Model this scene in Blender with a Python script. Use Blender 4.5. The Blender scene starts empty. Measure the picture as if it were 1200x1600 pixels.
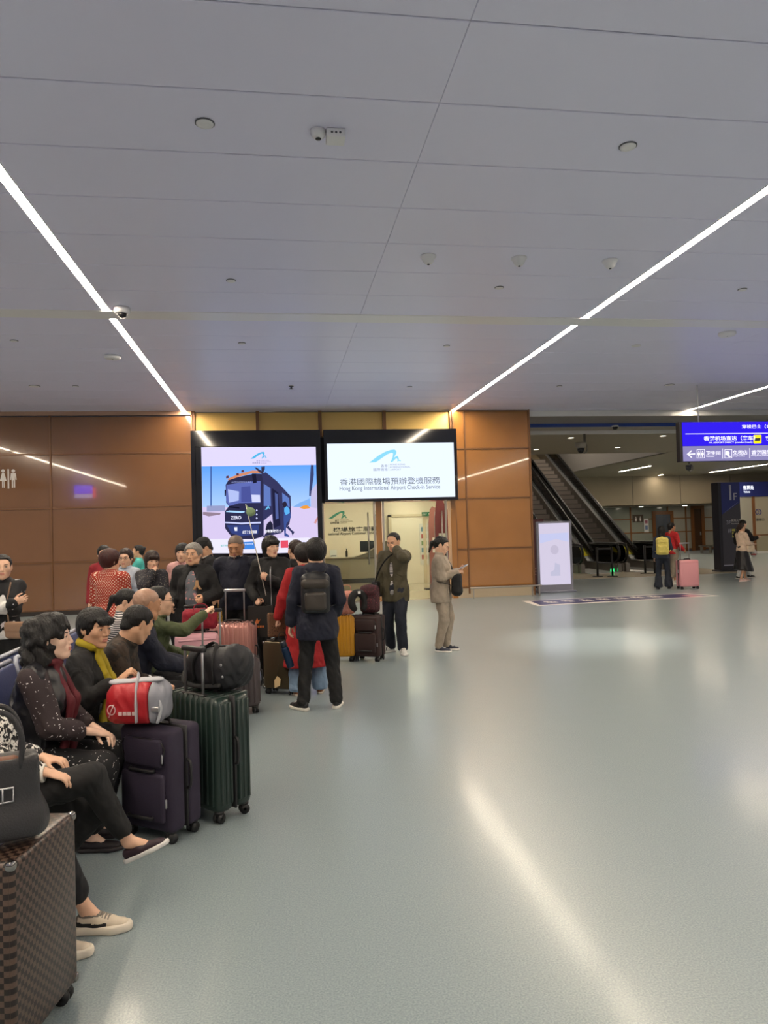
import bpy, bmesh, math, random
import numpy as np
from mathutils import Vector, Matrix
random.seed(7); rng = np.random.default_rng(7)
SC = bpy.context.scene; COL = SC.collection
PI = math.pi; R = math.radians

# ------------------------------------------------------------ camera (1200 x 1600, focal length 1130 px, 1.70 m above the floor)
FPX, HC = 1130.0, 1.70
_y = np.array([434-600., 834-800., FPX]); _y /= np.linalg.norm(_y)
_n = np.cross(_y, np.array([1., -0.0285, 0.])); _n /= np.linalg.norm(_n)
if _n[1] < 0: _n = -_n
_x = np.cross(_y, -_n)
if _x[0] < 0: _x = -_x
CAMW = np.stack([_x, _y, -_n])                 # world axes written in camera axes (right, down, forward)
cam = bpy.data.cameras.new('camera'); camo = bpy.data.objects.new('camera', cam); COL.objects.link(camo)
cam.sensor_fit = 'VERTICAL'; cam.sensor_height = 24.0; cam.lens = 24.0*FPX/1600; cam.clip_start = .05; cam.clip_end = 300
_r, _d, _f = CAMW[:, 0], CAMW[:, 1], CAMW[:, 2]
camo.matrix_world = Matrix(((_r[0], -_d[0], -_f[0], 0), (_r[1], -_d[1], -_f[1], 0), (_r[2], -_d[2], -_f[2], HC), (0, 0, 0, 1)))
SC.camera = camo
def ray(px, py): return CAMW @ np.array([px-600., py-800., FPX])
def at_z(px, py, z=0.):
    r = ray(px, py); p = r*(z-HC)/r[2]; return Vector((p[0], p[1], z))
def at_y(px, py, Y):
    r = ray(px, py); p = r*Y/r[1]; return Vector((p[0], Y, p[2]+HC))

# ------------------------------------------------------------ world and exposure
w = bpy.data.worlds.new('hall_air'); SC.world = w; w.use_nodes = True
w.node_tree.nodes['Background'].inputs[0].default_value = (.50, .47, .45, 1)
w.node_tree.nodes['Background'].inputs[1].default_value = .55
SC.view_settings.view_transform = 'Standard'; SC.view_settings.look = 'None'
SC.view_settings.exposure = 0.34; SC.view_settings.gamma = 1.0; SC.view_settings.use_curve_mapping = False
STRIP_LIGHT = 80.0          # radiance of the ceiling light lines
SHOP_LIGHT = 26.0

# ------------------------------------------------------------ materials
MATS = {}
def srgb(c):
    if isinstance(c, str):
        c = c.lstrip('#'); c = [int(c[i:i+2], 16)/255 for i in (0, 2, 4)]
    return tuple((x/12.92 if x <= .04045 else ((x+.055)/1.055)**2.4) for x in c[:3]) + (1,)
def mat(name, col, rough=.6, metal=0., spec=.5, bump=0., bscale=60., var=0., vscale=8., emit=0., coat=0., alpha=1., sheen=0., stretch=None, crough=.05):
    if name in MATS: return MATS[name]
    m = bpy.data.materials.new(name); m.use_nodes = True; MATS[name] = m
    nt = m.node_tree; N = nt.nodes; L = nt.links; b = N['Principled BSDF']
    c = srgb(col); b.inputs['Base Color'].default_value = c
    b.inputs['Roughness'].default_value = rough; b.inputs['Metallic'].default_value = metal
    b.inputs['Specular IOR Level'].default_value = spec
    if coat: b.inputs['Coat Weight'].default_value = coat; b.inputs['Coat Roughness'].default_value = crough
    if sheen: b.inputs['Sheen Weight'].default_value = sheen; b.inputs['Sheen Roughness'].default_value = .5
    if emit:
        b.inputs['Emission Color'].default_value = c; b.inputs['Emission Strength'].default_value = emit
    if bump or var:
        tc = N.new('ShaderNodeTexCoord'); src = tc.outputs['Object']
        if stretch:
            mp = N.new('ShaderNodeMapping'); mp.inputs['Scale'].default_value = stretch; L.new(src, mp.inputs[0]); src = mp.outputs[0]
    if bump:
        n = N.new('ShaderNodeTexNoise'); n.inputs['Scale'].default_value = bscale; n.inputs['Detail'].default_value = 3; L.new(src, n.inputs['Vector'])
        bp = N.new('ShaderNodeBump'); bp.inputs['Strength'].default_value = bump; bp.inputs['Distance'].default_value = .01
        L.new(n.outputs[0], bp.inputs['Height']); L.new(bp.outputs[0], b.inputs['Normal'])
    if var:
        n = N.new('ShaderNodeTexNoise'); n.inputs['Scale'].default_value = vscale; n.inputs['Detail'].default_value = 4; L.new(src, n.inputs['Vector'])
        mx = N.new('ShaderNodeMix'); mx.data_type = 'RGBA'; mx.blend_type = 'MULTIPLY'; mx.inputs[0].default_value = 1
        mr = N.new('ShaderNodeMapRange'); mr.inputs[1].default_value = .3; mr.inputs[2].default_value = .7; mr.inputs[3].default_value = 1-var; mr.inputs[4].default_value = 1+var*.5
        L.new(n.outputs[0], mr.inputs[0]); mx.inputs[6].default_value = c; L.new(mr.outputs[0], mx.inputs[7]); L.new(mx.outputs[2], b.inputs['Base Color'])
    return m
def nodes(m): return m.node_tree.nodes, m.node_tree.links, m.node_tree.nodes['Principled BSDF']
def emitter(name, col, strength):
    if name in MATS: return MATS[name]
    m = bpy.data.materials.new(name); m.use_nodes = True; MATS[name] = m
    N = m.node_tree.nodes; L = m.node_tree.links; N.remove(N['Principled BSDF'])
    e = N.new('ShaderNodeEmission'); e.inputs[0].default_value = srgb(col); e.inputs[1].default_value = strength
    L.new(e.outputs[0], N['Material Output'].inputs[0]); return m
def glass(name, tint='#e8f0ea', refl=1.0):
    if name in MATS: return MATS[name]
    m = bpy.data.materials.new(name); m.use_nodes = True; MATS[name] = m
    N = m.node_tree.nodes; L = m.node_tree.links; N.remove(N['Principled BSDF'])
    t = N.new('ShaderNodeBsdfTransparent'); t.inputs[0].default_value = srgb(tint)
    g = N.new('ShaderNodeBsdfGlossy'); g.inputs['Roughness'].default_value = .02
    fr = N.new('ShaderNodeFresnel'); fr.inputs[0].default_value = 1.45
    mx = N.new('ShaderNodeMixShader'); L.new(fr.outputs[0], mx.inputs[0]); L.new(t.outputs[0], mx.inputs[1]); L.new(g.outputs[0], mx.inputs[2])
    L.new(mx.outputs[0], N['Material Output'].inputs[0]); return m

# printed fabrics: a dark/light pattern mixed by a mask
def printed(name, base, dot, kind='dots', scale=40., size=.3, rough=.8, base2=None, bump=.15):
    if name in MATS: return MATS[name]
    m = mat(name, base, rough, bump=bump, bscale=90); N, L, b = nodes(m)
    tc = N.new('ShaderNodeTexCoord'); mx = N.new('ShaderNodeMix'); mx.data_type = 'RGBA'
    mx.inputs[6].default_value = srgb(base); mx.inputs[7].default_value = srgb(dot)
    if kind in ('dots', 'flecks', 'camo', 'leopard'):
        v = N.new('ShaderNodeTexVoronoi' if kind != 'camo' else 'ShaderNodeTexNoise'); v.inputs['Scale'].default_value = scale
        src = tc.outputs['Object']
        if kind == 'dots':
            sx = N.new('ShaderNodeSeparateXYZ'); L.new(src, sx.inputs[0]); at2 = N.new('ShaderNodeMath'); at2.operation = 'ARCTAN2'; L.new(sx.outputs[1], at2.inputs[0]); L.new(sx.outputs[0], at2.inputs[1])
            ml = N.new('ShaderNodeMath'); ml.operation = 'MULTIPLY'; ml.inputs[1].default_value = .17; L.new(at2.outputs[0], ml.inputs[0]); cb = N.new('ShaderNodeCombineXYZ'); L.new(ml.outputs[0], cb.inputs[0]); L.new(sx.outputs[2], cb.inputs[1]); src = cb.outputs[0]; v.voronoi_dimensions = '2D'
            mp = N.new('ShaderNodeMapping'); mp.inputs['Rotation'].default_value = (0, 0, .78); L.new(src, mp.inputs[0]); src = mp.outputs[0]
        if kind == 'flecks':
            nz = N.new('ShaderNodeTexNoise'); nz.inputs['Scale'].default_value = scale*1.2; L.new(src, nz.inputs['Vector'])
            ad = N.new('ShaderNodeVectorMath'); ad.operation = 'MULTIPLY_ADD'; ad.inputs[1].default_value = (.03,)*3; L.new(nz.outputs['Color'], ad.inputs[0]); L.new(src, ad.inputs[2]); src = ad.outputs[0]
        if kind == 'dots': v.inputs['Randomness'].default_value = .12
        L.new(src, v.inputs['Vector'])
        c = N.new('ShaderNodeMath'); c.operation = 'LESS_THAN' if kind != 'camo' else 'GREATER_THAN'; c.inputs[1].default_value = size
        L.new(v.outputs[0], c.inputs[0]); L.new(c.outputs[0], mx.inputs[0])
    else:
        sp = N.new('ShaderNodeSeparateXYZ'); L.new(tc.outputs['Object'], sp.inputs[0])
        a = N.new('ShaderNodeMath'); a.operation = 'MULTIPLY'; a.inputs[1].default_value = scale
        L.new(sp.outputs[2 if kind == 'hstripes' else 1], a.inputs[0])
        fr = N.new('ShaderNodeMath'); fr.operation = 'FRACT'; L.new(a.outputs[0], fr.inputs[0])
        c = N.new('ShaderNodeMath'); c.operation = 'LESS_THAN'; c.inputs[1].default_value = size; L.new(fr.outputs[0], c.inputs[0]); L.new(c.outputs[0], mx.inputs[0])
    L.new(mx.outputs[2], b.inputs['Base Color']); return m

# ------------------------------------------------------------ object helpers
def tag(o, label=None, cat=None, group=None, kind=None):
    if label: o['label'] = label
    if cat: o['category'] = cat
    if group: o['group'] = group
    if kind: o['kind'] = kind
    return o
def empty(name, loc=(0, 0, 0), rz=0., label=None, cat=None, group=None, parent=None):
    o = bpy.data.objects.new(name, None); COL.objects.link(o); o.location = loc; o.rotation_euler = (0, 0, rz)
    o.empty_display_size = .1
    if parent: o.parent = parent
    return tag(o, label, cat, group)
def link(name, me, m=None, parent=None, loc=None, rot=None):
    o = bpy.data.objects.new(name, me); COL.objects.link(o)
    if m is not None and not me.materials:
        for q in (m if isinstance(m, (list, tuple)) else [m]): me.materials.append(q)
    if parent: o.parent = parent
    if loc is not None: o.location = loc
    if rot is not None: o.rotation_euler = rot
    return o
def mesh_np(name, V, F, smooth=True, mi=None):
    """V (n,3), F (m,4) quads"""
    me = bpy.data.meshes.new(name); V = np.asarray(V, np.float32); F = np.asarray(F, np.int32)
    me.vertices.add(len(V)); me.vertices.foreach_set('co', V.ravel())
    k = F.shape[1]
    me.loops.add(F.size); me.loops.foreach_set('vertex_index', F.ravel())
    me.polygons.add(len(F)); me.polygons.foreach_set('loop_start', np.arange(0, F.size, k, dtype=np.int32))
    me.polygons.foreach_set('use_smooth', np.full(len(F), smooth))
    if mi is not None: me.polygons.foreach_set('material_index', np.asarray(mi, np.int32))
    me.update(calc_edges=True); me.validate(); return me
class MB:
    """collects shapes into one mesh"""
    def __init__(s): s.v = []; s.f = []; s.sm = []
    def add(s, vs, fs, smooth=False, M=None):
        o = len(s.v)
        s.v += [tuple(M @ Vector(p)) for p in vs] if M is not None else [tuple(p) for p in vs]
        s.f += [tuple(i+o for i in f) for f in fs]; s.sm += [smooth]*len(fs); return s
    def box(s, x0, x1, y0, y1, z0, z1, M=None):
        v = [(x, y, z) for x in (x0, x1) for y in (y0, y1) for z in (z0, z1)]
        return s.add(v, [(0, 1, 3, 2), (4, 6, 7, 5), (0, 4, 5, 1), (2, 3, 7, 6), (0, 2, 6, 4), (1, 5, 7, 3)], False, M)
    def rbox(s, x0, x1, y0, y1, z0, z1, r=.01, seg=2, M=None):
        bm = bmesh.new(); bmesh.ops.create_cube(bm, size=1)
        for v in bm.verts: v.co = Vector(((x0+x1)/2+v.co.x*(x1-x0), (y0+y1)/2+v.co.y*(y1-y0), (z0+z1)/2+v.co.z*(z1-z0)))
        bmesh.ops.bevel(bm, geom=bm.edges[:], offset=r, segments=seg, affect='EDGES', profile=.5)
        bm.verts.index_update(); s.add([v.co for v in bm.verts], [[v.index for v in f.verts] for f in bm.faces], True, M); bm.free(); return s
    def tube(s, pts, r, n=8, closed=False, smooth=True, cap=True, sub=0, flat=1.0, M=None):
        P = [Vector(p) for p in pts]
        rr = list(r) if isinstance(r, (list, tuple)) else [r]*len(P)
        if sub:
            Q = []; q = []; m = len(P)
            rng_ = range(m if closed else m-1)
            for i in rng_:
                p0 = P[(i-1) % m] if (closed or i > 0) else P[0]*2-P[1]; p1 = P[i]; p2 = P[(i+1) % m]
                p3 = P[(i+2) % m] if (closed or i+2 < m) else P[-1]*2-P[-2]
                for k in range(sub):
                    t = k/sub
                    Q.append(.5*((2*p1)+(p2-p0)*t+(2*p0-5*p1+4*p2-p3)*t*t+(3*p1-p0-3*p2+p3)*t**3)); q.append(rr[i]*(1-t)+rr[(i+1) % m]*t)
            if not closed: Q.append(P[-1]); q.append(rr[-1])
            P, rr = Q, q
        m = len(P); vs = []; up = None
        for i in range(m):
            a = P[(i-1) % m] if (closed or i > 0) else P[i]; c = P[(i+1) % m] if (closed or i < m-1) else P[i]
            t = (c-a).normalized()
            if up is None:
                up = Vector((0, 0, 1)) if abs(t.z) < .9 else Vector((1, 0, 0))
            up = (up-t*up.dot(t)); up = up.normalized() if up.length > 1e-6 else Vector((1, 0, 0))
            sd = t.cross(up)
            for k in range(n):
                an = 2*PI*k/n; vs.append(P[i]+up*math.cos(an)*rr[i]*flat+sd*math.sin(an)*rr[i])
        fs = []
        for i in range(m if closed else m-1):
            for k in range(n):
                fs.append((i*n+k, i*n+(k+1) % n, ((i+1) % m)*n+(k+1) % n, ((i+1) % m)*n+k))
        if cap and not closed: fs += [tuple(range(n))[::-1], tuple(range((m-1)*n, m*n))]
        return s.add(vs, fs, smooth, M)
    def lathe(s, prof, c=(0, 0, 0), n=20, M=None, smooth=True):
        vs = []
        for (r, z) in prof:
            for k in range(n): vs.append((c[0]+r*math.cos(2*PI*k/n), c[1]+r*math.sin(2*PI*k/n), c[2]+z))
        fs = []
        for i in range(len(prof)-1):
            for k in range(n): fs.append((i*n+k, i*n+(k+1) % n, (i+1)*n+(k+1) % n, (i+1)*n+k))
        fs += [tuple(range(n))[::-1], tuple(range((len(prof)-1)*n, len(prof)*n))]
        return s.add(vs, fs, smooth, M)
    def cyl(s, p, q, r, n=12, smooth=True): return s.tube([p, q], r, n, smooth=smooth)
    def poly(s, pts, M=None): return s.add(pts, [tuple(range(len(pts)))], False, M)
    def prism(s, pts, off, M=None):
        """polygon pts swept by vector off"""
        n = len(pts); a = [Vector(p) for p in pts]; off = Vector(off); v = a+[p+off for p in a]
        return s.add(v, [tuple(range(n))[::-1], tuple(range(n, 2*n))]+[(i, (i+1) % n, (i+1) % n+n, i+n) for i in range(n)], False, M)
    def mesh(s, name):
        me = bpy.data.meshes.new(name); me.from_pydata(s.v, [], s.f); me.update()
        me.polygons.foreach_set('use_smooth', s.sm)
        bm = bmesh.new(); bm.from_mesh(me); bmesh.ops.recalc_face_normals(bm, faces=bm.faces[:]); bm.to_mesh(me); bm.free()
        return me
    def build(s, name, m, parent=None, loc=None, rot=None): return link(name, s.mesh(name), m, parent, loc, rot)
def bx(name, m, x0, x1, y0, y1, z0, z1, parent=None, r=0, kind=None):
    b = MB()
    if r: b.rbox(x0, x1, y0, y1, z0, z1, r)
    else: b.box(x0, x1, y0, y1, z0, z1)
    o = b.build(name, m, parent)
    if kind: o['kind'] = kind
    return o
def dup(o, parent=None):
    c = o.copy(); COL.objects.link(c); c.parent = parent
    for ch in o.children: dup(ch, c)
    return c
def text(name, s, size, m, parent, M, bold=0., ext=.002, align='LEFT', width=None, spacing=1.0):
    """flat lettering as a mesh; M is its placement (x along the line, y up, z towards the reader)"""
    cu = bpy.data.curves.new(name, 'FONT'); cu.body = s; cu.size = size; cu.extrude = ext; cu.offset = bold; cu.align_x = align; cu.space_character = spacing
    cu.resolution_u = 3
    t = bpy.data.objects.new(name, cu); COL.objects.link(t); bpy.context.view_layer.update()
    me = bpy.data.meshes.new_from_object(t.evaluated_get(bpy.context.evaluated_depsgraph_get()))
    bpy.data.objects.remove(t); bpy.data.curves.remove(cu)
    if width and len(me.vertices):
        xs = [v.co.x for v in me.vertices]; k = width/(max(xs)-min(xs)); x0 = min(xs)
        for v in me.vertices: v.co.x = (v.co.x-x0)*k
    me.materials.clear(); o = link(name, me, m, parent); o.matrix_local = M; return o
def facing(x, y, z):           # text on a plane facing -Y (towards the camera side)
    return Matrix.Translation((x, y, z)) @ Matrix.Rotation(PI/2, 4, 'X')
# ============================================================ STRUCTURE
YW, ZC = 17.3, 4.62                     # far wall and ceiling height
def px_x(px, py, Y): return at_y(px, py, Y).x
M_floor = mat('vinyl_floor', '#8b9692', .33, spec=.5)
N, L, b = nodes(M_floor)
tc = N.new('ShaderNodeTexCoord')
v2 = N.new('ShaderNodeTexNoise'); v2.inputs['Scale'].default_value = 130; v2.inputs['Detail'].default_value = 2; L.new(tc.outputs['Object'], v2.inputs['Vector'])
r1 = N.new('ShaderNodeValToRGB'); r1.color_ramp.elements[0].color = srgb('#76848a'); r1.color_ramp.elements[0].position = .3; r1.color_ramp.elements[1].color = srgb('#95a1a4'); r1.color_ramp.elements[1].position = .7
L.new(v2.outputs[0], r1.inputs[0])
L.new(r1.outputs[0], b.inputs['Base Color'])
bn = N.new('ShaderNodeTexNoise'); bn.inputs['Scale'].default_value = 2.2; L.new(tc.outputs['Object'], bn.inputs['Vector'])
bp = N.new('ShaderNodeBump'); bp.inputs['Strength'].default_value = .12; bp.inputs['Distance'].default_value = .02; L.new(bn.outputs[0], bp.inputs['Height']); L.new(bp.outputs[0], b.inputs['Normal'])
b.inputs['Coat Weight'].default_value = .22; b.inputs['Coat Roughness'].default_value = .14
bx('floor', M_floor, -14, 45, -9, 46, -.1, 0, kind='structure')
bx('shop_floor', mat('shop_tile', '#c9b9a4', .12), .95, 6.1, YW+.12, 23, .0, .006, kind='structure')
bx('escalator_apron', mat('apron_stone', '#c9bca8', .2), 6.6, 15.2, 21.7, 27.0, 0, .008, kind='structure')

# ---- ceiling: long metal panels between the light lines
M_ceil = mat('ceiling_metal', '#dedcf4', .38, metal=.0, spec=.6)
M_dark = mat('ceiling_void', '#62626c', .9)
M_edge = mat('white_trim', '#dcdad8', .35)
ceil = bx('ceiling', M_dark, -14.6, 17, -9, 17.46, ZC+.028, ZC+.2, kind='structure')
XS = [-11.68, -8.45, -5.27, -2.1, 1.17, 4.36, 7.53, 10.71, 13.9, 17.0]
STR = (-8.45, -2.1, 4.36, 10.71)
rows = [(3.966+.806*(k-1), 3.966+.806*k) for k in range(-15, 8)] + [(9.94+.806*k, min(9.94+.806*(k+1), 17.44)) for k in range(0, 10)]
rows = [(a, min(c, 17.44)) for a, c in rows if c-a > .1 and a < 17.3]
cache = {}
for (ya, yb) in rows:
    for i in range(len(XS)-1):
        xa = XS[i]+(.055 if XS[i] in STR else .0012); xb = XS[i+1]-(.055 if XS[i+1] in STR else .0012)
        key = (round(xb-xa, 3), round(yb-ya, 3))
        if key not in cache:
            hx, hy = key[0]/2, key[1]/2-.005
            cache[key] = MB().add([(-hx, -hy, .02), (hx, -hy, .02), (hx, hy, .02), (-hx, hy, .02), (-hx, -hy, .004), (hx, -hy, .004), (hx, hy, .004), (-hx, hy, .004),
                                   (-hx+.003, -hy+.006, 0), (hx-.003, -hy+.006, 0), (hx-.003, hy-.006, 0), (-hx+.003, hy-.006, 0)],
                                  [(0, 1, 5, 4), (1, 2, 6, 5), (2, 3, 7, 6), (3, 0, 4, 7), (4, 5, 9, 8), (5, 6, 10, 9), (6, 7, 11, 10), (7, 4, 8, 11), (8, 9, 10, 11), (3, 2, 1, 0)]).mesh('panel')
        link('panel', cache[key], M_ceil, ceil, ((xa+xb)/2, (ya+yb)/2, ZC))
# expansion-joint cover across the hall
MB().prism([(-14.6, 9.60, ZC+.02), (-14.6, 9.62, ZC-.006), (-14.6, 9.93, ZC-.012), (-14.6, 9.945, ZC+.02)], (31.6, 0, 0)).build('trim_1', mat('joint_cover', '#e2e0e4', .3))['kind'] = 'structure'
M_strip = emitter('light_line', '#ffedd2', STRIP_LIGHT)
M_al = mat('aluminium', '#c8c8c8', .35, metal=.9)
for k, (X, lb) in enumerate(((-8.45, 'ceiling light line far left beyond the seated group, outside the view'), (-2.1, 'long warm white ceiling light line on the left side'),
                             (4.36, 'long warm white ceiling light line right of the middle ceiling seam'), (10.71, 'warm white ceiling light line above the blue hanging sign'))):
    e = empty('light_line', (X, 4, ZC), 0, lb, 'ceiling light')
    for (ya, yb) in ((-8, 3.0), (3.012, 9.585), (9.955, 17.40)):
        MB().box(-.045, .045, ya-4, yb-4, .0, .012).build('diffuser', M_strip, e)
        f = MB()
        f.box(-.052, -.046, ya-4, yb-4, -.004, .02); f.box(.046, .052, ya-4, yb-4, -.004, .02); f.build('rail', M_al, e)

# ---- the brown panelled wall
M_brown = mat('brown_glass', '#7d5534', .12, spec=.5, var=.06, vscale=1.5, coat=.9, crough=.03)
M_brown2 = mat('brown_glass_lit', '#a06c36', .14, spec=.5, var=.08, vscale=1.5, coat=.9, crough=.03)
M_bronze = mat('bronze_frame', '#7c5636', .3, metal=.35)
def panelled(name, cols, zs, Y, m, back, skip=()):
    w_ = bx(name, back, cols[0], cols[-1], Y+.03, Y+.2, 0, ZC, kind='structure')
    for i in range(len(cols)-1):
        for j in range(len(zs)-1):
            if (i, j) in skip: continue
            bx('panel', m, cols[i]+.022, cols[i+1]-.022, Y, Y+.028, zs[j]+.022, zs[j+1]-.022, w_)
    for i, X in enumerate(cols): bx('mullion', M_bronze, X-.02, X+.02, Y-.022, Y+.03, .1, zs[-1], w_)
    for z in zs[:-1]: bx('rail', M_bronze, cols[0]+.02, cols[-1]-.02, Y-.014, Y+.03, z-.019, z+.019, w_)
    return w_
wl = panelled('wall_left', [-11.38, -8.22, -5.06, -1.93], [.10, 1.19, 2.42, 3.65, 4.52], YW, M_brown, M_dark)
bx('trim_2', mat('beige_trim', '#b08d74', .25, metal=.3), -11.38, -1.93, YW-.04, YW+.03, 4.525, ZC, kind='structure')
bx('baseboard_left', mat('dark_base', '#2b2522', .4), -11.38, -1.93, YW-.03, YW+.03, 0, .10, kind='structure')
bx('wall_screen_base', mat('dark_base', '#2b2522', .4), -1.93, 1.0, YW-.02, YW+.2, 0, 2.5, kind='structure')
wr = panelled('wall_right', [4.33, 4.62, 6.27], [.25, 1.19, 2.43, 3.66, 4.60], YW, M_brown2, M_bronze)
MB().box(6.27, 6.30, YW-.02, YW+.8, .0, ZC).build('mullion', M_bronze, wr)
bx('baseboard_right', mat('pale_base', '#b9a88f', .3), 4.33, 6.27, YW+.0, YW+.03, 0, .23, kind='structure')
# gold clerestory above the screens
M_gold = mat('gold_panel', '#e0bb6c', .35, metal=.3)
cl = bx('wall_clerestory', M_dark, -1.93, 4.33, YW+.16, YW+.3, 2.4, ZC, kind='structure')
gx = [-1.90, -.41, 1.07, 2.63, 4.30]
for i in range(4): bx('panel', M_gold, gx[i]+.03, gx[i+1]-.03, YW+.12, YW+.155, 4.0, 4.60, cl)
for X in gx: bx('mullion', M_bronze, X-.04, X+.04, YW+.02, YW+.16, 4.0, ZC, cl)
# restroom pictograms on the left wall
M_white = mat('white_print', '#e6dfd8', .5)
def pict(px0, py0, px1, py1, woman):
    a, c = at_y(px0, py0, YW-.004), at_y(px1, py1, YW-.004); w_, h = abs(c.x-a.x), abs(a.z-c.z); x, z = (a.x+c.x)/2, min(a.z, c.z)
    o = empty('restroom_pictogram', (x, YW-.004, z), 0, 'white '+('woman in a skirt' if woman else 'man')+' restroom pictogram on the brown wall', 'sign')
    y = -.004
    MB().tube([(math.cos(t)*h*.09, y, h*.9+math.sin(t)*h*.09) for t in np.linspace(0, 2*PI, 12)[:-1]], .001, 4, closed=True).poly([(math.cos(t)*h*.09, y, h*.9+math.sin(t)*h*.09) for t in np.linspace(0, 2*PI, 13)[:-1]]).build('head', M_white, o)
    if woman: MB().prism([(-.06*h, y, .79*h), (.06*h, y, .79*h), (.17*h, y, .36*h), (.06*h, y, .36*h), (.06*h, y, 0), (.015*h, y, 0), (.015*h, y, .34*h), (-.015*h, y, .34*h), (-.015*h, y, 0), (-.06*h, y, 0), (-.06*h, y, .36*h), (-.17*h, y, .36*h)], (0, .003, 0)).build('figure', M_white, o)
    else: MB().prism([(-.12*h, y, .79*h), (.12*h, y, .79*h), (.16*h, y, .42*h), (.11*h, y, .42*h), (.08*h, y, .65*h), (.08*h, y, 0), (.02*h, y, 0), (.02*h, y, .4*h), (-.02*h, y, .4*h), (-.02*h, y, 0), (-.08*h, y, 0), (-.08*h, y, .65*h), (-.11*h, y, .42*h), (-.16*h, y, .42*h)], (0, .003, 0)).build('figure', M_white, o)
pict(0, 733, 10, 762, True); pict(16, 733, 26, 762, False)
a = at_y(13, 733, YW); bx('pictogram_divider', M_white, a.x-.015, a.x+.015, YW-.012, YW-.001, a.z-.44, a.z); tag(bpy.context.scene.objects['pictogram_divider'], 'thin white bar between the two restroom pictograms', 'sign')

# ---- stepped ceiling beyond the wall end, with the blue line
M_c2 = mat('far_ceiling', '#a39a8c', .5); M_c3 = mat('far_ceiling_low', '#a99f8a', .5)
M_c1 = mat('far_ceiling_grey', '#8d8784', .5)
bx('ceiling_step', M_c1, 6.3, 45, 17.47, 18.76, 4.48, 4.9, kind='structure')
bx('trim_3', M_edge, 6.3, 45, 17.45, 17.47, 4.48, ZC+.02, kind='structure')
bx('trim_4', mat('blue_line', '#2b4a9c', .35), 6.3, 45, 18.74, 18.76, 4.385, 4.49, kind='structure')
bx('ceiling_step', M_c2, 6.3, 45, 18.76, 19.5, 4.39, 4.9, kind='structure')
bx('trim_5', M_edge, 6.3, 45, 19.48, 19.5, 4.285, 4.395, kind='structure')
bx('ceiling_low', M_c3, 6.3, 14.2, 19.5, 24.8, 4.285, 4.9, kind='structure')
bx('ceiling_low', M_c3, 14.22, 45, 19.5, 37, 4.285, 4.9, kind='structure')
bx('ceiling_void', mat('void_grey', '#8f8a84', .7), 0, 14.2, 24.8, 42, 8.4, 8.6, kind='structure')
bx('wall_void', MATS['void_grey'], 0, 14.22, 36.5, 36.7, 0, 8.6, kind='structure')
bx('wall_void_side', MATS['void_grey'], 14.2, 14.35, 24.8, 36.6, 4.285, 8.6, kind='structure')
# far lobby: bulkhead, glass-panelled wall with brown mullions
YB = 40.0
M_gw = mat('grey_green_panel', '#8d9085', .12, var=.05, vscale=.6)
M_bulk = mat('bulkhead', '#a89c86', .6)
M_mull = mat('brown_mullion', '#7a4e28', .35)
bk = bx('wall_far', M_dark, 6, 45, YB+.03, YB+.2, 0, 4.3, kind='structure')
bxs = [8, 10.5, 13, 15.6, 18.2, 20.55, 22.9, 24.05, 25.2, 26.6, 29.5, 33, 37, 41, 45]
zz = [.12, 1.15, 1.95, 2.70]
for i in range(len(bxs)-1):
    for j in range(3):
        bx('panel', M_gw if i < 6 else mat('pale_panel', '#a09c90', .2), bxs[i]+.04, bxs[i+1]-.04, YB, YB+.03, zz[j]+.03, zz[j+1]-.03, bk)
for X in bxs: bx('mullion', M_mull, X-.04, X+.04, YB-.03, YB+.03, 0, 2.7, bk)
for z in zz: bx('rail', M_mull, 8, 45, YB-.02, YB+.03, z-.03, z+.03, bk)
xx = [6.3, 14.3, 19.2, 22.0, 25.0, 28.3, 34, 45]
bh = bx('wall_bulkhead', M_dark, 14.3, 45, 37.03, 37.2, 2.68, 4.3, kind='structure')
for i in range(1, len(xx)-1): bx('panel', M_bulk, xx[i]+.015, xx[i+1]-.015, 37, 37.03, 2.66, 4.285, bh)
bx('ceiling_lobby', M_c2, 6, 45, 37.0, 40.05, 2.66, 2.70, kind='structure')

# far hall lights; lines after the first and void panels are added to brighten
for (X, ya, yb, z, lb) in ((16.7, 25.6, 27.5, 4.285, 'short light line in the low ceiling under the blue hanging sign'), (16.7, 30.5, 33.5, 4.285, 'added farther short light line in the low ceiling behind the sign'), (22.5, 21.5, 27.5, 4.285, 'added light line in the low ceiling right of the view'), (22.5, 30, 35, 4.285, 'added light line over the ticket office right of the view'), (20.5, 36.2, 36.6, 4.285, 'added short light line washing the far bulkhead')):
    t = empty('light_line', (X, (ya+yb)/2, z), 0, lb, 'ceiling light'); l_ = (yb-ya)/2
    MB().box(-.05, .05, -l_, l_, -.012, -.002).build('diffuser', M_strip, t); MB().box(-.06, -.052, -l_, l_, -.016, 0).box(.052, .06, -l_, l_, -.016, 0).build('rail', M_al, t)
for (X, Y, lb) in ((9.7, 28.5, 'added square light panel high above the left escalator'), (12.6, 31.5, 'added square light panel high above the right escalator')):
    t = empty('added_void_light', (X, Y, 8.4), 0, lb, 'ceiling light'); MB().box(-.6, .6, -.6, .6, -.03, -.005).build('diffuser', emitter('added_void_light', '#fff0dc', 26), t); MB().box(-.65, -.6, -.65, .65, -.04, 0).box(.6, .65, -.65, .65, -.04, 0).build('frame', M_edge, t)  # unseen panels, added to light the escalator void
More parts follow.
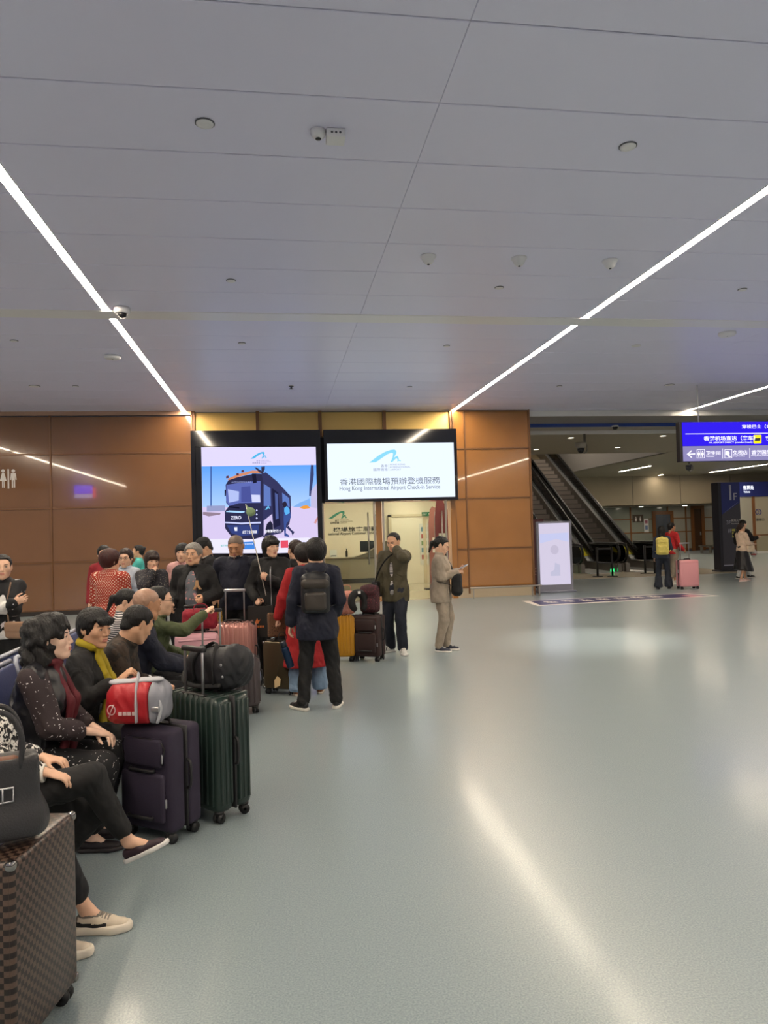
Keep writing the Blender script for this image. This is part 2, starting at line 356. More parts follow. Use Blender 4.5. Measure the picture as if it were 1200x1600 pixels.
for k, X in enumerate((17.5, 20.5, 23.2, 26.5, 30)):
    t = empty('lobby_light', (X, 38.6, 2.66), 0, ('first', 'second', 'third', 'fourth', 'fifth')[k]+' lobby light from the escalators, before the far wall', 'ceiling light'); MB().lathe([(.16, -.002), (.16, -.015), (.13, -.015)], n=18).build('ring', M_edge, t); MB().lathe([(.125, -.016), (.001, -.017)], n=16).build('lens', emitter('lobby_lens', '#fff0dc', 60), t)
# ============================================================ FIXTURES
def loc_of(o): return o.location.copy() if o else Vector((0, 0, 0))
def ptext(name, s, px0, px1, py, hpx, Y, m, parent, bold=0., ext=.001):
    """lettering on a plane facing the hall, starting at the photographed place of its first letter"""
    a, c = at_y(px0, py, Y), at_y(px1, py, Y); t = at_y(px0, py-hpx, Y); h = t.z-a.z
    p = a-loc_of(parent)
    return text(name, s, h, m, parent, facing(p.x, p.y, p.z), bold*h, ext, width=abs(c.x-a.x))
def ppoly(name, pts, Y, m, parent, th=.002):
    P = [at_y(x, y, Y)-loc_of(parent) for x, y in pts]
    return MB().prism(P, (0, th, 0)).build(name, m, parent)

# ---- black video wall with the advert
YS = YW-.32
e = empty('video_wall', (-.43, YS, .95), 0, 'large black framed video screen showing a dark airport bus', 'screen')
M_blk = mat('black_gloss', '#0b0c14', .08, spec=.6)
o = e.location
MB().box(-1.49, 1.47, .02, .30, 0, 3.16).build('cabinet', M_blk, e)
MB().box(1.36, 1.47, -.03, .02, 0, 3.16).box(-1.49, -1.40, -.03, .02, 0, 3.16).box(-1.40, 1.36, -.03, .02, 2.80, 3.16).box(-1.40, 1.36, -.03, .02, 0, .30).build('frame', M_blk, e)
def E_(c, s=.95): return emitter('screen_'+c.lstrip('#'), c, s)
def q(cx, cy): return (300+cx/5.714, 670+cy/5.714)
def art(name, pts, col, k, s=.95): return ppoly(name, [q(*p) for p in pts], YS+.010-.0015*k, E_(col, s), e, .001)
art('picture_header', [(82, 165), (1112, 160), (1136, 1110), (100, 1112)], '#d5cdf2', 0)
sky = emitter('screen_sky', '#7db3f4', .95); N = sky.node_tree.nodes; L = sky.node_tree.links
tc = N.new('ShaderNodeTexCoord'); sp = N.new('ShaderNodeSeparateXYZ'); L.new(tc.outputs['Generated'], sp.inputs[0]); rp = N.new('ShaderNodeValToRGB')
rp.color_ramp.elements[0].color = srgb('#a9c8f6'); rp.color_ramp.elements[1].color = srgb('#5a9bee'); L.new(sp.outputs[2], rp.inputs[0]); L.new(rp.outputs[0], N['Emission'].inputs[0])
ppoly('picture_sky', [q(*p) for p in [(86, 336), (1116, 322), (1122, 720), (95, 735)]], YS+.0085, sky, e, .001)
art('picture_apron', [(95, 700), (1122, 690), (1130, 975), (98, 985)], '#cdbfe3', 2)
art('picture_footer', [(98, 985), (1130, 970), (1136, 1110), (100, 1112)], '#dfdcf6', 2)
art('picture_mast', [(164, 336), (176, 336), (176, 700), (164, 700)], '#3f5c9c', 3)
art('picture_building', [(132, 688), (296, 684), (298, 735), (132, 740)], '#8f95bd', 3)
art('picture_trailer', [(98, 742), (258, 750), (250, 766), (150, 782), (98, 766)], '#8d7a8c', 3)
art('picture_mountain', [(900, 698), (960, 660), (1010, 640), (1050, 622), (1060, 695)], '#7aa6e0', 3)
art('picture_hangar', [(1062, 322), (1085, 324), (1088, 410), (1062, 600), (1046, 600), (1048, 520)], '#39436e', 3)
art('picture_terminal', [(1060, 560), (1118, 480), (1122, 712), (1062, 700)], '#b9b4d6', 3)
art('picture_car', [(960, 705), (985, 690), (1020, 680), (1040, 690), (1055, 708), (1000, 716)], '#e0953c', 4)
# the bus
art('bus_front', [(300, 500), (330, 452), (420, 430), (560, 400), (620, 402), (640, 470), (634, 960), (560, 985), (440, 985), (350, 960), (296, 890), (292, 740), (330, 690), (305, 660)], '#2b2b49', 4)
art('bus_side', [(620, 400), (660, 388), (760, 470), (860, 580), (880, 600), (884, 760), (870, 850), (800, 930), (634, 970), (636, 480)], '#33345a', 4)
art('bus_roof', [(316, 458), (330, 440), (420, 402), (540, 372), (640, 376), (636, 398), (540, 396), (420, 428), (330, 458)], '#c98464', 5)
art('bus_windscreen', [(306, 500), (400, 486), (545, 470), (612, 466), (610, 660), (420, 664), (330, 690), (304, 640)], '#5a66ab', 5)
art('bus_windscreen_light', [(320, 540), (420, 560), (418, 640), (330, 660)], '#a9b6e6', 6)
art('bus_windscreen_light', [(530, 588), (606, 590), (610, 655), (536, 655)], '#c7cbee', 6)
art('bus_interior', [(440, 520), (520, 510), (530, 650), (440, 655)], '#474f92', 6)
art('bus_side_window', [(640, 490), (700, 530), (705, 690), (640, 690)], '#5c74b6', 5)
art('bus_door', [(715, 530), (770, 570), (790, 860), (728, 890)], '#20203c', 5)
art('bus_door_glass', [(740, 570), (764, 585), (774, 800), (748, 810)], '#4d5b93', 6)
art('bus_rear_window', [(805, 570), (868, 620), (872, 700), (810, 690)], '#5b76ba', 5)
art('bus_side_panel', [(640, 820), (715, 760), (728, 900), (700, 930), (660, 930), (640, 960)], '#c5b8de', 5)
art('bus_wheel', [(655, 905), (668, 850), (700, 820), (722, 850), (726, 910), (700, 945), (665, 945)], '#232338', 6)
art('bus_bumper', [(296, 830), (440, 838), (615, 830), (615, 845), (440, 852), (296, 842)], '#bfc4f0', 6)
art('bus_headlight_line', [(300, 742), (440, 752), (470, 745), (470, 735), (330, 730)], '#9fc9ef', 6)
art('bus_wiper', [(330, 690), (420, 700), (425, 712), (332, 704)], '#141426', 7)
art('bus_pattern', [(310, 860), (600, 858), (590, 940), (440, 960), (350, 930)], '#333f78', 6)
art('bus_mirror', [(535, 400), (570, 400), (578, 480), (545, 488)], '#1a1a30', 7)
art('bus_mirror', [(290, 545), (302, 545), (302, 600), (290, 600)], '#1a1a30', 7)
for (x, y) in ((316, 432), (406, 408), (452, 380)): art('bus_beacon', [(x-12, y+10), (x-10, y-10), (x+10, y-14), (x+13, y+8)], '#5a3340', 6)
art('roof_worker', [(556, 345), (575, 345), (620, 375), (618, 340), (650, 336), (650, 360), (632, 404), (600, 388)], '#33324c', 6)
for (x, y) in ((578, 728), (578, 764), (578, 798)): art('bus_lamp', [(x-9, y), (x, y-10), (x+9, y), (x, y+10)], '#b9bde8', 7)
art('bus_plate', [(376, 880), (404, 878), (404, 912), (382, 912)], '#e6e6fb', 7)
art('bus_emblem', [(650, 722), (665, 705), (682, 684), (690, 700), (697, 718), (680, 705), (668, 722)], '#69b7e4', 7)
# walking figure on the advert
art('advert_walker', [(812, 660), (835, 645), (848, 668), (872, 720), (884, 790), (870, 812), (842, 850), (838, 930), (870, 955), (866, 966), (825, 960), (822, 880), (818, 800), (822, 720)], '#3a4f8e', 7)
art('advert_walker', [(842, 880), (862, 866), (890, 905), (915, 920), (898, 955), (888, 925)], '#2d3158', 8)
art('advert_walker', [(824, 710), (845, 690), (870, 715), (872, 752), (838, 770), (824, 740)], '#58a8e6', 8)
art('advert_walker', [(806, 664), (828, 646), (846, 664), (846, 690), (826, 704), (812, 694)], '#2a2438', 9)
art('advert_hand', [(1088, 840), (1118, 785), (1126, 800), (1108, 846)], '#c98f90', 4)
art('advert_logo_box', [(456, 1010), (558, 1006), (560, 1074), (458, 1076)], '#3f7fd2', 3)
art('advert_logo_box', [(790, 998), (858, 996), (860, 1062), (792, 1064)], '#d94c62', 3)
def logo(px0, py0, px1, py1, Y, m, parent):
    pts = [(0, 1), (.12, .78), (.3, .45), (.5, .18), (.68, .03), (.8, 0), (.86, .1), (.86, .3), (.78, .62), (.86, .52), (.9, .48), (.94, .7), (.93, .78), (1, .82), (1, .9), (.93, .86), (.9, .98), (.9, .74), (.86, .66), (.72, .98), (.68, .95), (.74, .62), (.76, .3), (.7, .25), (.58, .36), (.42, .62), (.28, .86), (.2, .97)]
    return ppoly('logo_swoosh', [(px0+(px1-px0)*u, py0+(py1-py0)*v) for u, v in pts], Y, m, parent)
YA = YS-.006
logo(*q(522, 205), *q(668, 268), YA, E_('#4aaedd'), e)
g = E_('#6a6f92')
ptext('lettering', '香港', *[q(574, 0)[0], q(608, 0)[0]], q(0, 292)[1], 2.4, YA, g, e); ptext('lettering', '國際機場', q(540, 0)[0], q(608, 0)[0], q(0, 311)[1], 2.6, YA, g, e)
for k, t in enumerate(('HONG KONG', 'INTERNATIONAL', 'AIRPORT')): ptext('lettering', t, q(616, 0)[0], q((688, 708, 668)[k], 0)[0], q(0, 286+13*k)[1], 1.8, YA, g, e)
ptext('lettering', 'ZERO', q(346, 0)[0], q(440, 0)[0], q(0, 808)[1], 7, YA-.004, E_('#e9eaff'), e, .02)
ptext('lettering', '成爲了全球首個', q(450, 0)[0], q(580, 0)[0], q(0, 934)[1], 5, YA-.004, E_('#f4f4ff'), e, .015)
ptext('lettering', '自動駕駛巴士', q(650, 0)[0], q(800, 0)[0], q(0, 926)[1], 5, YA-.004, E_('#f4f4ff'), e, .015)
ptext('lettering', 'AUTONOMOUS BUS', q(352, 0)[0], q(530, 0)[0], q(0, 484)[1], 3.2, YA-.003, E_('#9aa4dd'), e)
ptext('lettering', '香港國際', q(256, 0)[0], q(330, 0)[0], q(0, 1052)[1], 3.6, YA, E_('#5fb9a8'), e, .01)
ptext('lettering', '機場快綫', q(470, 0)[0], q(545, 0)[0], q(0, 1036)[1], 3, YA, E_('#dfe9ff'), e)

# ---- white lightbox sign over the shop door
e = empty('lightbox_sign', (2.72, YS, 2.40), 0, 'wide white lit airport check-in sign in a black frame', 'sign')
MB().box(-1.60, 1.60, .03, .30, 0, 1.71).build('cabinet', M_blk, e)
MB().box(-1.60, -1.53, -.03, .03, 0, 1.71).box(1.53, 1.60, -.03, .03, 0, 1.71).box(-1.53, 1.53, -.03, .03, 1.38, 1.71).box(-1.53, 1.53, -.03, .03, 0, .07).build('frame', M_blk, e)
MB().box(-1.53, 1.53, .0, .03, .07, 1.38).build('lit_face', emitter('sign_white', '#dbe6f8', 1.0), e)
q2 = lambda cx, cy: (500+cx/5.4545, 670+cy/5.4545)
logo(*q2(420, 176), *q2(688, 288), YS-.004, E_('#86d0ef'), e)
g = E_('#5e6670', .9)
ptext('lettering', '香港國際機場預辦登機服務', q2(170, 0)[0], q2(1024, 0)[0], q2(0, 477)[1], 11.5, YS-.003, g, e)
ptext('lettering', 'Hong Kong International Airport Check-in Service', q2(168, 0)[0], q2(1024, 0)[0], q2(0, 526)[1], 9.5, YS-.003, g, e)
g2 = E_('#8a94a4', .9)
ptext('lettering', '香港', q2(520, 0)[0], q2(576, 0)[0], q2(0, 327)[1], 5, YS-.003, g2, e); ptext('lettering', '國際機場', q2(456, 0)[0], q2(576, 0)[0], q2(0, 358)[1], 5, YS-.003, g2, e)
for k, t in enumerate(('HONG KONG', 'INTERNATIONAL', 'AIRPORT')): ptext('lettering', t, q2(596, 0)[0], q2((724, 770, 690)[k], 0)[0], q2(0, 311+22*k)[1], 3.4, YS-.003, g2, e)
MB().box(-.0, .008, -.004, -.001, 0, .16).build('divider', g2, e).location = at_y(*q2(586, 358), YS)-e.location

# ---- the shop behind the glass
M_cream = mat('cream_wall', '#efe2d0', .6)
YSB = 20.6
bx('wall_shop_back', M_cream, .9, 6.2, 22.6, 22.7, 0, 3.2, kind='structure')
bx('wall_shop_logo', M_cream, .9, 2.75, YSB, YSB+.12, 0, 3.2, kind='structure')
bx('wall_shop_left', M_cream, .88, 1.0, YW+.32, YSB, 0, 3.2, kind='structure')
bx('wall_shop_right', M_cream, 6.1, 6.22, YW+.2, 22.6, 0, 3.2, kind='structure')
bx('ceiling_shop', mat('shop_ceiling', '#eee6d8', .6), .88, 6.22, YW+.3, 22.7, 2.95, 3.05, kind='structure')
for (X, Y, lb) in ((1.9, 18.9, 'unseen flat light panel over the reception counter'), (3.5, 18.9, 'unseen flat light panel behind the shop glass door'), (5.0, 19.4, 'unseen flat light panel at the right of the shop'), (4.0, 21.5, 'unseen flat light panel before the inner shop door')):  # panels out of sight behind the sign, put in to light the shop
    t = empty('unseen_shop_light', (X, Y, 2.95), 0, lb, 'ceiling light')
    MB().box(-.3, .3, -.3, .3, -.02, 0).build('diffuser', emitter('shop_light', '#fff0d8', SHOP_LIGHT), t)
    MB().box(-.32, -.3, -.32, .32, -.025, 0).box(.3, .32, -.32, .32, -.025, 0).box(-.3, .3, -.32, -.3, -.025, 0).box(-.3, .3, .3, .32, -.025, 0).build('frame', M_edge, t)
e = empty('wall_lettering', (1.9, YSB-.01, 1.6), 0, 'green swoosh logo and black customer services lettering on cream wall', 'sign')
q3 = q2
logo(*q3(70, 700), *q3(232, 768), YSB-.012, mat('logo_green', '#3f9a86', .5), e)
M_ink = mat('ink', '#2a2a2c', .5)
ptext('lettering', '機場旅客服務', q3(112, 0)[0], q3(496, 0)[0], q3(0, 876)[1], 7.5, YSB-.008, M_ink, e, .02)
ptext('lettering', 'national Airport Customer Services', q3(70, 0)[0], q3(496, 0)[0], q3(0, 908)[1], 6, YSB-.008, M_ink, e, .015)
ptext('lettering', '香港', q3(128, 0)[0], q3(162, 0)[0], q3(0, 790)[1], 3.6, YSB-.008, M_ink, e, .02); ptext('lettering', '國際機場', q3(90, 0)[0], q3(162, 0)[0], q3(0, 811)[1], 3.6, YSB-.008, M_ink, e, .02)
for k, t in enumerate(('HONG KONG', 'INTERNATIONAL', 'AIRPORT')): ptext('lettering', t, q3(174, 0)[0], q3((246, 280, 232)[k], 0)[0], q3(0, 780+13*k)[1], 2, YSB-.008, M_ink, e)
# reception counter
M_cnt = mat('counter_taupe', '#8f806e', .35); M_cnt2 = mat('counter_light', '#b7a792', .3)
e = empty('reception_counter', (2.2, 19.3, 0), 0, 'taupe reception counter with a raised rounded end inside the shop', 'counter')
MB().rbox(-1.10, .75, -.3, .3, .12, .98, .02).build('body', M_cnt2, e)
MB().rbox(-1.12, .80, -.36, .34, .98, 1.03, .015).build('worktop', M_cnt, e)
MB().box(-1.12, .70, -.33, -.301, .34, .46).build('dark_band', mat('counter_dark', '#3a322c', .4), e)  # raised dark band along the counter front
MB().prism([(-.25, -.38, 1.03), (.85, -.38, 1.03), (.85, -.38, 1.42), (.62, -.38, 1.42), (.40, -.38, 1.30), (.1, -.38, 1.12)], (0, .3, 0)).build('raised_end', M_cnt, e)
MB().box(-1.12, .70, -.27, .27, 0, .12).build('plinth', mat('counter_dark', '#3a322c', .4), e)
def monitor(x, y, z, w_, lb):
    t = empty('computer_monitor', (x, y, z), 0, lb, 'monitor'); d = mat('monitor_black', '#15161a', .3)
    MB().rbox(-w_/2, w_/2, -.02, .02, .12, .12+w_*.62, .008).build('screen_housing', d, t)
    MB().box(-.02, .02, .0, .03, .01, .2).build('neck', d, t); MB().rbox(-.1, .1, -.07, .09, 0, .012, .004).build('base', d, t)
monitor(2.42, 19.42, 1.03, .46, 'black computer monitor in the middle of the reception counter')
monitor(1.12, 19.40, 1.03, .30, 'small dark monitor at the left end of the reception counter')
t = empty('desk_calendar', (1.45, 19.25, 1.03), 0, 'small white paper stand on the reception counter', 'stand'); MB().prism([(-.09, -.05, 0), (-.09, .05, 0), (-.09, 0, .2)], (.18, 0, 0)).build('card', M_edge, t); MB().box(-.07, .07, -.045, -.03, .03, .05).build('print', M_ink, t)
t = empty('hand_sanitizer', (1.80, 19.2, 1.03), 0, 'dark slim pump bottle on the reception counter', 'bottle'); MB().lathe([(.03, 0), (.03, .15), (.012, .18), (.012, .22)]).build('bottle_body', mat('monitor_black', '#15161a'), t); MB().box(-.04, .012, -.012, .012, .22, .24).build('pump', M_edge, t)
# white door with posters and exit sign inside
t = empty('shop_inner_door', (4.05, 22.55, 0), 0, 'white inner door with a pale frame inside the shop', 'door')
MB().box(-.5, .5, -.02, .03, 0, 2.12).build('door_leaf', mat('door_white', '#efe6d6', .4), t); MB().box(-.6, -.5, -.05, .03, 0, 2.2).box(.5, .6, -.05, .03, 0, 2.2).box(-.6, .6, -.05, .03, 2.12, 2.2).build('frame', mat('door_frame', '#d6c7ae', .4), t)
MB().tube([(-.4, -.02, 1.0), (-.4, -.06, 1.0), (-.3, -.06, 1.0)], .012).build('handle', M_al, t)
t = empty('exit_sign', (4.15, 22.5, 2.42), 0, 'small green exit sign above the inner door', 'sign'); MB().box(-.18, .18, 0, .03, 0, .12).build('housing', emitter('exit_green', '#1f8a55', .6), t)
t.location = at_y(668, 806, 22.5)
text('lettering', 'EXIT 出口', .08, M_white, t, facing(-.15, -.004, .035), width=.3)
t = empty('card_reader', at_y(641, 840, 22.57), 0, 'small black card reader on the shop wall', 'device'); MB().rbox(-.05, .05, -.03, .03, -.1, .1, .01).build('housing', mat('monitor_black', '#15161a'), t); MB().box(-.02, .02, -.034, -.03, .03, .06).build('display', emitter('reader_blue', '#5f84b8', .6), t)
t = empty('notice_board', at_y(668, 845, 22.505), 0, 'tall white leaflet board hanging by the inner door', 'poster'); MB().box(-.25, .25, 0, .02, -.75, .55).build('board', M_edge, t)
for k in range(5):
    for j in range(2): MB().box(-.2+.22*j, -.03+.22*j, -.004, 0, .3-.22*k, .44-.22*k).build('leaflet', mat('leaf%d' % ((k+j) % 3), ('#6a8fa8', '#b5605a', '#7e9a6c')[(k+j) % 3], .6), t)
# feather banners
def banner(pxb, pyt, Y, col, lb, h, flip=1):
    p = at_y(pxb, 900, Y); t = empty('feather_banner', (p.x, Y, 0.006), 0, lb, 'banner')
    pts = [(0, 0, .1), (.42, 0, .1), (.42, 0, h*.72), (.36, 0, h*.88), (.22, 0, h*.98), (.12, 0, h), (.05, 0, h*.96), (0, 0, h*.8)]
    MB().prism([(x*flip, y, z) for x, y, z in pts], (0, .012, 0)).build('fabric', mat('banner'+col, col, .7), t)
    MB().tube([(0, .02, 0), (0, .02, h*.8), (.08*flip, .02, h*.98)], .012).build('pole', M_al, t); MB().rbox(-.15, .45, -.15, .2, 0, .03, .01).build('base', mat('monitor_black', '#15161a'), t)
    for k in range(3): MB().box(.1*flip, .3*flip, -.006, -.001, h*(.3+.14*k), h*(.34+.14*k)).build('print', M_white, t)
banner(672, 795, 20.2, '#9c5f56', 'dusty red feather banner inside the shop', 2.35)
banner(682, 790, 19.4, '#7e2f33', 'dark maroon feather banner nearest the glass', 2.55)
# glass front
GL = glass('shop_glass')
e = empty('glass_front', (2.72, YW-.05, 0), 0, 'shop glass front with steel door frames and long handles', 'shop front')
xs_ = [px_x(507, 900, YW), px_x(587, 900, YW), px_x(601, 900, YW), px_x(699, 900, YW)]
for i, (xa, xb) in enumerate(((xs_[0]+.03, xs_[1]-.02), (xs_[2]+.02, xs_[3]))):
    MB().box(xa-2.72, xb-2.72, 0, .012, .02, 2.38).build('glass_pane', GL, e)
M_steel = mat('brushed_steel', '#a9a49c', .3, metal=.9)
for X in (xs_[0], xs_[1], xs_[2], xs_[3]): MB().box(X-2.72-.022, X-2.72+.022, -.02, .03, 0, 2.4).build('stile', M_steel, e)
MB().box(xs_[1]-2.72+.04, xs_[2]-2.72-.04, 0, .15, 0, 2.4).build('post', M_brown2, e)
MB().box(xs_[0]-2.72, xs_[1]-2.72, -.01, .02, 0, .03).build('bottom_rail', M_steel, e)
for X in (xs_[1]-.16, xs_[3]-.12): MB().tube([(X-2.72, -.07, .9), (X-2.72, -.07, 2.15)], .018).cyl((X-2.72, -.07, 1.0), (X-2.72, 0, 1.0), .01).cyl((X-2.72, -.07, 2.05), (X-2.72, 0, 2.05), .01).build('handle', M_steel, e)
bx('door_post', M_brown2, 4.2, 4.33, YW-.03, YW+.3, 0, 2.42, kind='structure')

# ---- steel kick rail before the right panel
e = empty('kick_rail', (5.3, YW-.3, 0), 0, 'low brushed steel guard rail before the right brown panel', 'rail')
MB().rbox(-.75, 1.06, -.02, .02, .235, .275, .008).build('top_rail', M_steel, e)
for X in (-.66, .82, 1.0): MB().box(X-.015, X+.015, -.012, .012, 0, .24).build('leg', M_steel, e)

# ---- standing lightbox
p = at_z(868, 926, 0)
e = empty('standing_lightbox', (p.x, 17.75, 0), R(-3), 'free-standing pale lightbox board with a grey frame', 'lightbox')
e.location.x = at_y(868, 926, 17.75).x
MB().box(-.46, -.40, -.05, .05, .06, 1.82).box(.40, .46, -.05, .05, .06, 1.82).box(-.40, .40, -.05, .05, 1.77, 1.82).box(-.40, .40, -.05, .05, .06, .20).build('frame', mat('frame_grey', '#8b8b98', .35, metal=.6), e)
MB().box(-.40, .40, -.035, .04, .20, 1.77).build('lit_face', emitter('lightbox_face', '#d4cce2', .82), e)
MB().rbox(-.50, .50, -.16, .16, 0, .06, .012).build('base', MATS['frame_grey'], e)
MB().prism([(-.38, -.037, 1.5), (.38, -.037, 1.52), (.38, -.037, 1.28), (.05, -.037, 1.36), (-.38, -.037, 1.26)], (0, .001, 0)).build('print_block', emitter('lightbox_blue', '#c3c7ea', .85), e)
MB().prism([(math.cos(t)*.11, -.037, 1.09+math.sin(t)*.12) for t in np.linspace(0, 2*PI, 15)[:-1]], (0, .001, 0)).build('print_disc', emitter('lightbox_disc', '#c4bcd2', .82), e)
MB().prism([(-.12, -.037, .42), (.13, -.037, .42), (.13, -.037, .7), (.0, -.037, .76), (-.02, -.037, .58), (-.12, -.037, .52)], (0, .001, 0)).build('print_figure', emitter('lightbox_fig', '#c2c0d8', .82), e)
e = empty('standing_poster', (7.0, 19.2, 0), 0, 'dark red poster stand half hidden behind the lightbox', 'poster')
MB().box(-.5, .3, 0, .04, .1, 1.9).build('panel', mat('poster_red', '#4e1d1c', .4), e); MB().box(-.52, .32, -.01, .05, 0, .1).build('base', M_blk, e)
MB().tube([(.05+.09*math.cos(t), -.006, .45+.09*math.sin(t)) for t in np.linspace(0, 2*PI, 20)[:-1]], .008, 6, closed=True).tube([(.1, -.006, .45), (0, -.006, .45), (.03, -.006, .48)], .008, 6).build('arrow_mark', mat('poster_pale', '#b48d7c', .5), e)

# ---- floor sticker
pp = [at_z(820, 939), at_z(842, 946), at_z(1116, 931), at_z(1060, 927.5)]
cx, cy = 7.6, 15.7
e = empty('floor_sticker', (cx, cy, 0), 0, 'long navy direction sticker with white lettering on the floor', 'floor sign')
def fp(px, py, z): p = at_z(px, py, 0); return (p.x-cx, p.y-cy, z)
MB().prism([fp(815, 939, .001), fp(840, 947, .001), fp(1125, 931, .001), fp(1070, 927, .001)], (0, 0, .001)).build('border', M_white, e)
MB().prism([fp(827, 939, .0025), fp(844, 945.5, .0025), fp(1112, 931, .0025), fp(1064, 928, .0025)], (0, 0, .001)).build('field', mat('sticker_navy', '#3c3a66', .4), e)
MB().prism([fp(1064, 931, .004), fp(1080, 933, .004), fp(1100, 931.5, .004), fp(1078, 929.5, .004)], (0, 0, .0008)).build('arrow', mat('sticker_pink', '#c98f9a', .4), e)
a_, c_ = Vector(fp(850, 942, .0045)), Vector(fp(1050, 931.5, .0045)); d_ = (c_-a_).normalized(); n_ = Vector((0, 0, 1)); u_ = n_.cross(d_)
MT = Matrix(((d_.x, u_.x, 0, a_.x), (d_.y, u_.y, 0, a_.y-.12), (0, 0, 1, .0045), (0, 0, 0, 1)))
for k in range(7):
    s_ = (c_-a_)*((k+.15)/7.4); w_ = .26
    for (u0, u1, v0, v1) in ((0, w_, .02, .08), (0, w_, .22, .27), (.1, .16, 0, .4), (.02, .07, .1, .36), (.2, .25, .06, .33))[k % 2:]: MB().box(u0, u1, v0, v1, 0, .0006).build('lettering_mark', M_white, e).matrix_local = Matrix.Translation(s_) @ MT

# ---- ceiling devices
M_dev = mat('device_white', '#dedce0', .4); M_lens = mat('lens_black', '#15151a', .15)
def onceil(px, py, z=ZC): return at_z(px, py, z)
def speaker_disc(px, py, r, lb):
    t = empty('ceiling_speaker', onceil(px, py), 0, lb, 'ceiling speaker')
    MB().lathe([(r*1.12, .0), (r*1.12, -.006), (r*.98, -.008)], n=24).build('ring', mat('ring_grey', '#55555c', .5), t)
    MB().lathe([(r, -.004), (r*.98, -.012), (r*.5, -.014), (.001, -.014)], n=24).build('cover', M_dev, t)
speaker_disc(320, 192, .062, 'round white ceiling cover near the top left'); speaker_disc(981, 228, .062, 'round white ceiling cover near the top right')
for (px, py, r, lb) in ((361, 438, .05, 'small ceiling disc left of the middle seam'), (780, 449, .05, 'small flat ceiling disc below the three bell detectors'), (1160, 452, .05, 'small ceiling disc at the right edge'),
                        (378, 536, .05, 'small disc in the purple-lit ceiling panel'), (698, 540, .045, 'small ceiling disc past the joint cover near the middle'), 
                        (22, 532, .05, 'small ceiling disc near the left edge past the joint'), (54, 603, .09, 'flat ceiling disc at the far left'), (118, 603, .05, 'tiny ceiling disc beside the left flat disc'),
                        (640, 604, .05, 'tiny dark ceiling disc near the white sign'), (1046, 601, .09, 'flat ceiling disc left of the sign rod'), (874, 603, .05, 'tiny ceiling disc above the wall corner')):
    speaker_disc(px, py, r, lb)
# recessed spotlight whose pool lies on the floor before the lightbox
t = empty('spotlight', onceil(994, 540), 0, 'small recessed spotlight right of the light line', 'ceiling light')
MB().lathe([(.075, 0), (.075, -.008), (.06, -.01)], n=20).build('ring', M_dev, t); MB().lathe([(.058, -.004), (.001, -.004)], n=16).build('lens', emitter('spot_lens', '#fff3dd', 4), t)
ld = bpy.data.lights.new('spot', 'SPOT'); ld.energy = 750; ld.spot_size = R(38); ld.spot_blend = 1.0; ld.color = (1, .93, .8); ld.shadow_soft_size = .05
lo = bpy.data.objects.new('spot', ld); COL.objects.link(lo); lo.parent = t; lo.location = (0, 0, -.03); lo.rotation_euler = (Vector((4.65, 10.15, 0))-Vector(t.location)).to_track_quat('-Z', 'Y').to_euler()
def bell(px, py, lb):
    t = empty('bell_detector', onceil(px, py), 0, lb, 'detector')
    MB().lathe([(.085, 0), (.085, -.012), (.07, -.03), (.055, -.065), (.035, -.085), (.001, -.09)], n=24).build('housing', M_dev, t)
    MB().lathe([(.014, -.085), (.014, -.094), (.001, -.095)], n=10).build('sensor', M_lens, t)
for px, py, lb in ((669, 400, 'left of the three white bell-shaped ceiling detectors'), (811, 403, 'middle of the three white bell-shaped ceiling detectors'), (953, 407, 'right of the three white bell-shaped ceiling detectors')): bell(px, py, lb)
t = empty('smoke_detector', onceil(497, 204), 0, 'round white smoke detector beside the square box', 'detector')
MB().lathe([(.055, 0), (.055, -.02), (.045, -.045), (.02, -.06), (.001, -.06)], n=24).build('housing', M_dev, t); MB().lathe([(.022, -.055), (.02, -.066), (.001, -.068)], n=12).build('sensor', M_lens, t)
t = empty('junction_box', onceil(524, 207), 0, 'square white junction box beside the smoke detector', 'box')
MB().rbox(-.068, .068, -.065, .065, -.065, 0, .006).build('housing', M_dev, t)
for k in (-.03, 0, .03): MB().lathe([(.009, -.02), (.009, 0)], n=8).build('port', mat('ring_grey', '#55555c'), t, (k, -.066, -.033), (PI/2, 0, 0))
t = empty('dome_camera', onceil(191, 481), 0, 'white dome security camera at the ceiling joint', 'camera')
MB().lathe([(.10, 0), (.10, -.05), (.09, -.07), (.055, -.075)], n=24).build('housing', M_dev, t); MB().lathe([(.055, -.07), (.052, -.1), (.035, -.125), (.001, -.135)], n=20).build('dome', M_lens, t)
for px, py, lb in ((176, 556, 'flat round white access point left of the light line'), (1136, 520, 'flat white access point at the right of the ceiling')):
    t = empty('access_point', onceil(px, py), 0, lb, 'device'); MB().lathe([(.13, 0), (.13, -.03), (.11, -.05), (.04, -.055), (.001, -.055)], n=28).build('housing', M_dev, t); MB().lathe([(.012, -.054), (.001, -.058)], n=8).build('led', M_lens, t)
t = empty('sprinkler_head', onceil(455, 603), 0, 'small dark sprinkler head above the video screen', 'sprinkler'); MB().lathe([(.05, 0), (.05, -.01), (.02, -.02), (.02, -.05), (.05, -.055), (.05, -.06)], n=14).build('head', mat('ring_grey', '#55555c'), t); MB().lathe([(.06, 0), (.06, -.004)], n=14).build('plate', M_dev, t)
